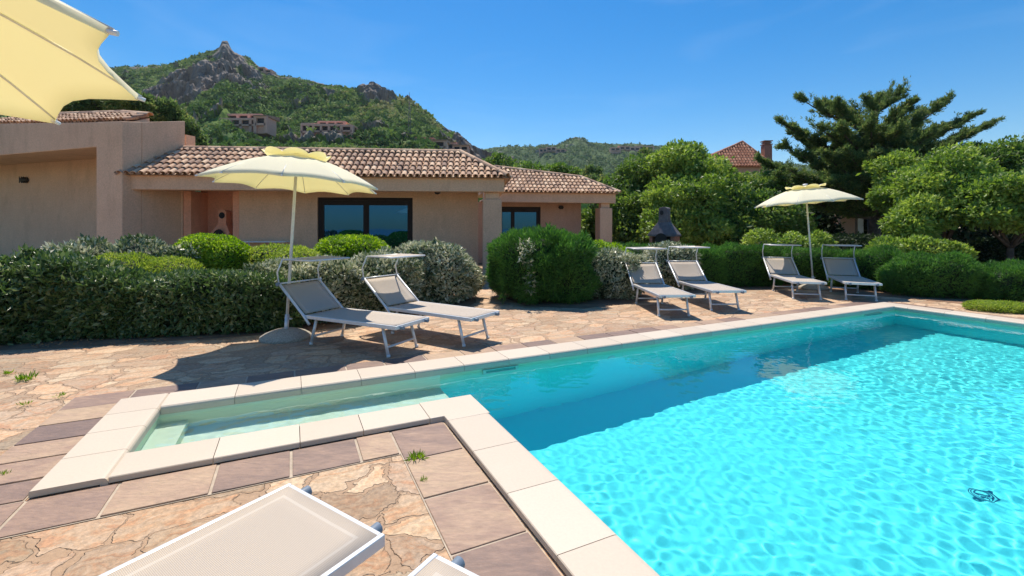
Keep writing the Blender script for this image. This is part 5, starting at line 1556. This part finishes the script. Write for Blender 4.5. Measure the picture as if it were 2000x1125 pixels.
# big cypress with tiered boughs
def cypress():
    SEED[0] += 1; rng = np.random.default_rng(99)
    Yc = 22.5
    def p3(px, py, dy=0): return Vector(AT(px, py, Yc + dy))
    base = p3(1712, 505); base.z = 0
    fork = p3(1705, 420)
    root = empty('cypress_tree', (base.x, base.y, 0), 'big dark cypress with tiered spreading boughs standing above the shaded house', 'tree')
    tips = [(1522, 238, 0), (1560, 190, .6), (1604, 196, 1.4), (1632, 206, -.8), (1655, 218, 0.5), (1700, 195, -.4), (1722, 186, 1), (1768, 172, 0), (1786, 199, -1), (1848, 196, .8), (1830, 214, -1.4), (1902, 226, 0), (1938, 242, .4), (1900, 262, -1.2), (1880, 238, 1.6),
            (1590, 240, -1.6), (1545, 262, 1.0), (1530, 285, -.6), (1555, 305, .8), (1480, 312, -.5), (1500, 330, .8), (1520, 345, -1.6), (1640, 250, -2.2), (1700, 240, -2.4), (1760, 250, -2.4), (1820, 262, -2.2), (1610, 300, -2.4), (1860, 285, -.8), (1840, 300, 1.2), (1880, 290, .2),
            (1660, 300, -2.8), (1720, 300, -3.0), (1785, 305, -2.6), (1580, 345, -2.4), (1630, 355, -2.8), (1700, 360, -2.6), (1760, 350, -2.2), (1810, 335, -1.6), (1560, 372, -1.2), (1770, 385, -.8), (1650, 262, 2), (1740, 262, 2.2), (1800, 240, 2), (1690, 330, 1.6), (1600, 330, 1.8), (1820, 320, -.4), (1640, 390, -1.8),
            (1590, 275, 0), (1640, 275, -1), (1680, 270, 0), (1730, 280, -1), (1775, 275, 0), (1815, 290, -1), (1600, 320, -1), (1650, 320, 0), (1700, 300, -2), (1750, 320, -2), (1800, 320, -2.4), (1850, 305, -1.8), (1570, 350, 0), (1620, 345, -2), (1680, 345, -2.8), (1735, 345, -2.8), (1790, 350, -2), (1600, 385, -2), (1660, 375, -2.6), (1720, 375, -2.6), (1540, 330, -2), (1900, 285, 0)]
    wood = MB(); V_, F_, T_2, off = [], [], [], 0
    wood.tube([base, p3(1708, 460), fork], [.34, .27, .24], 10)
    def spray(P0, P1, r, n):
        """elongated, flattened foliage along a bough"""
        nonlocal off
        d = (P1 - P0); L_ = d.length; d = d.normalized()
        t_ = rng.random(n) ** .75
        side = d.cross(Vector((0, 0, 1))).normalized()
        up = side.cross(d).normalized()
        wdt = r * (1.15 - .85 * t_)
        lat = rng.normal(0, .5, n) * wdt; ver = rng.normal(0, .22, n) * wdt + .03
        P = np.array(P0)[None] + np.outer(t_ * L_, np.array(d)) + np.outer(lat, np.array(side)) + np.outer(ver, np.array(up))
        # clumps
        P += rng.normal(0, .045, P.shape)
        g = noise3(P * 3.4, 5) > -.22
        P = P[g]; n2 = len(P)
        N = np.array(d)[None] * 1.0 + np.outer(np.sign(lat[g]) * .5, np.array(side)) + rng.normal(0, .35, (n2, 3)) + np.array([0, 0, .25])
        N /= np.linalg.norm(N, axis=1, keepdims=True)
        V, Fc = leaf_quads(P, N, .13, .26, rng, along=1.7, up=.1)
        V_.append(V); F_.append(Fc + off); off += len(V)
        T_2.append(np.clip(.42 + .25 * (ver[g] / (wdt[g] + .01)) + rng.normal(0, .2, n2), 0, 1))  # leaves tinted darker under each spray: shade put into the colour
    for (tx, ty, dy) in tips:
        tip = p3(tx, ty, dy)
        side_ = tx - 1705
        st = p3(1705 + side_ * .10, min(425, ty + 30 + abs(side_) * .10 + rng.uniform(0, 25)), dy * .25)
        mid = st.lerp(tip, .5) + Vector((0, 0, -.12 - abs(side_) / 700))
        q1 = mid.lerp(tip, .55) + Vector((0, 0, -.06))
        wood.tube([fork, st.lerp(fork, .3), st], [.12, .10, .09], 6)
        wood.tube([st, st.lerp(mid, .6) + Vector((0, 0, -.05)), mid, q1, tip], [.09, .07, .05, .03, .012], 6)
        L_ = (tip - st).length
        spray(st.lerp(mid, .3), mid.lerp(q1, .4), .24, int(260 * L_))
        spray(mid.lerp(st, .3), tip + (tip - q1) * .05, .13, int(260 * L_))
        nt = int(8 + L_ * 11)
        d_ = (tip - mid).normalized(); s0v = d_.cross(Vector((0, 0, 1))).normalized(); u0v = s0v.cross(d_)
        for k in range(nt):
            f_ = .10 + .90 * (k + rng.uniform(0, 1)) / nt
            q = (st.lerp(mid, f_ * 2) if f_ < .5 else mid.lerp(tip, (f_ - .5) * 2))
            a_ = rng.uniform(0, 6.283)
            lat = s0v * math.cos(a_) + u0v * math.sin(a_) * .55
            ln = (1.05 - .7 * f_) * rng.uniform(.55, 1.25)
            o2 = (d_ * rng.uniform(.5, 1.0) + lat * rng.uniform(.45, 1.0) + Vector((0, 0, rng.uniform(.02, .30)))) * ln
            spray(q, q + o2, .095, int(95 + 110 * ln))
    wood.tube([fork, p3(1700, 340), p3(1690, 270)], [.24, .16, .06], 8)
    npmesh('crown', np.concatenate(V_), np.concatenate(F_), L_cyp, root, np.concatenate(T_2))
    wood.build('trunk', M_bark, root)
cypress()

# weeds in the joints of the paving
def weed(px, py, s, n, label):
    x, y = G(px, py); rng = np.random.default_rng(int(px))
    P = np.zeros((n, 3)); P[:, 0] = x + rng.normal(0, s * .35, n); P[:, 1] = y + rng.normal(0, s * .3, n); P[:, 2] = .01
    N = np.stack([(P[:, 0] - x) / s, (P[:, 1] - y) / s, np.full(n, 1.0)], 1); N /= np.linalg.norm(N, axis=1, keepdims=True)
    V, Fc = leaf_quads(P, N, s * .8, .16, rng, along=1.6, up=.1)
    props(npmesh('weed', V, Fc, L_lime, tint=np.clip(rng.normal(.35, .2, n), 0, 1), org=(x, y, 0)), label, 'weed', 'weeds in the paving joints')
weed(812, 898, .055, 90, 'green weed growing where the slate border turns, above the close-up lounger')
weed(48, 744, .085, 70, 'largest weed in the paving near the left edge')
weed(14, 733, .06, 40, 'weed at the very left edge of the paving, beside the largest one')
weed(118, 776, .045, 30, 'small weed in the paving, farthest right of the left-hand ones')
weed(50, 793, .045, 30, 'small weed in the paving below the largest one at left')
weed(828, 941, .03, 40, 'tiny weed in the border joint just below the corner weed')
weed(8, 930, .03, 40, 'weed by the slate border at the left edge')
# fallen leaves under the hedge
rng = np.random.default_rng(21)
n = 900
t_ = rng.random(n); P = np.stack([-6.4 + 5.0 * t_, 6.15 + 2.2 * t_ ** 1.2 + rng.normal(.12, .14, n), np.full(n, .012)], 1)
V, Fc = leaf_quads(P, np.tile([0, 0, 1.0], (n, 1)), .045, .5, rng, along=0.02, up=0)
V[:, 2] = np.clip(V[:, 2], .009, .03)
M_dryl = leafmat('fallen_leaf', [(0, (.22, .11, .05)), (1, (.50, .30, .16))], .8, .2, .1)
props(npmesh('fallen_leaves', V, Fc, M_dryl, tint=rng.random(n)), kind='stuff')

# ------------------------------------------------------------------ air
hz = bpy.data.materials.new('haze_air'); hz.use_nodes = True; t = hz.node_tree; t.nodes.clear()
o_ = t.nodes.new('ShaderNodeOutputMaterial'); pv = t.nodes.new('ShaderNodeVolumePrincipled')
pv.inputs['Color'].default_value = (.80, .90, 1, 1); pv.inputs['Density'].default_value = .00013; pv.inputs['Anisotropy'].default_value = .2
t.links.new(pv.outputs[0], o_.inputs['Volume'])
m = MB(); m.box((0, 350, 60), (2400, 1500, 192)); props(m.build('haze', hz), kind='stuff')
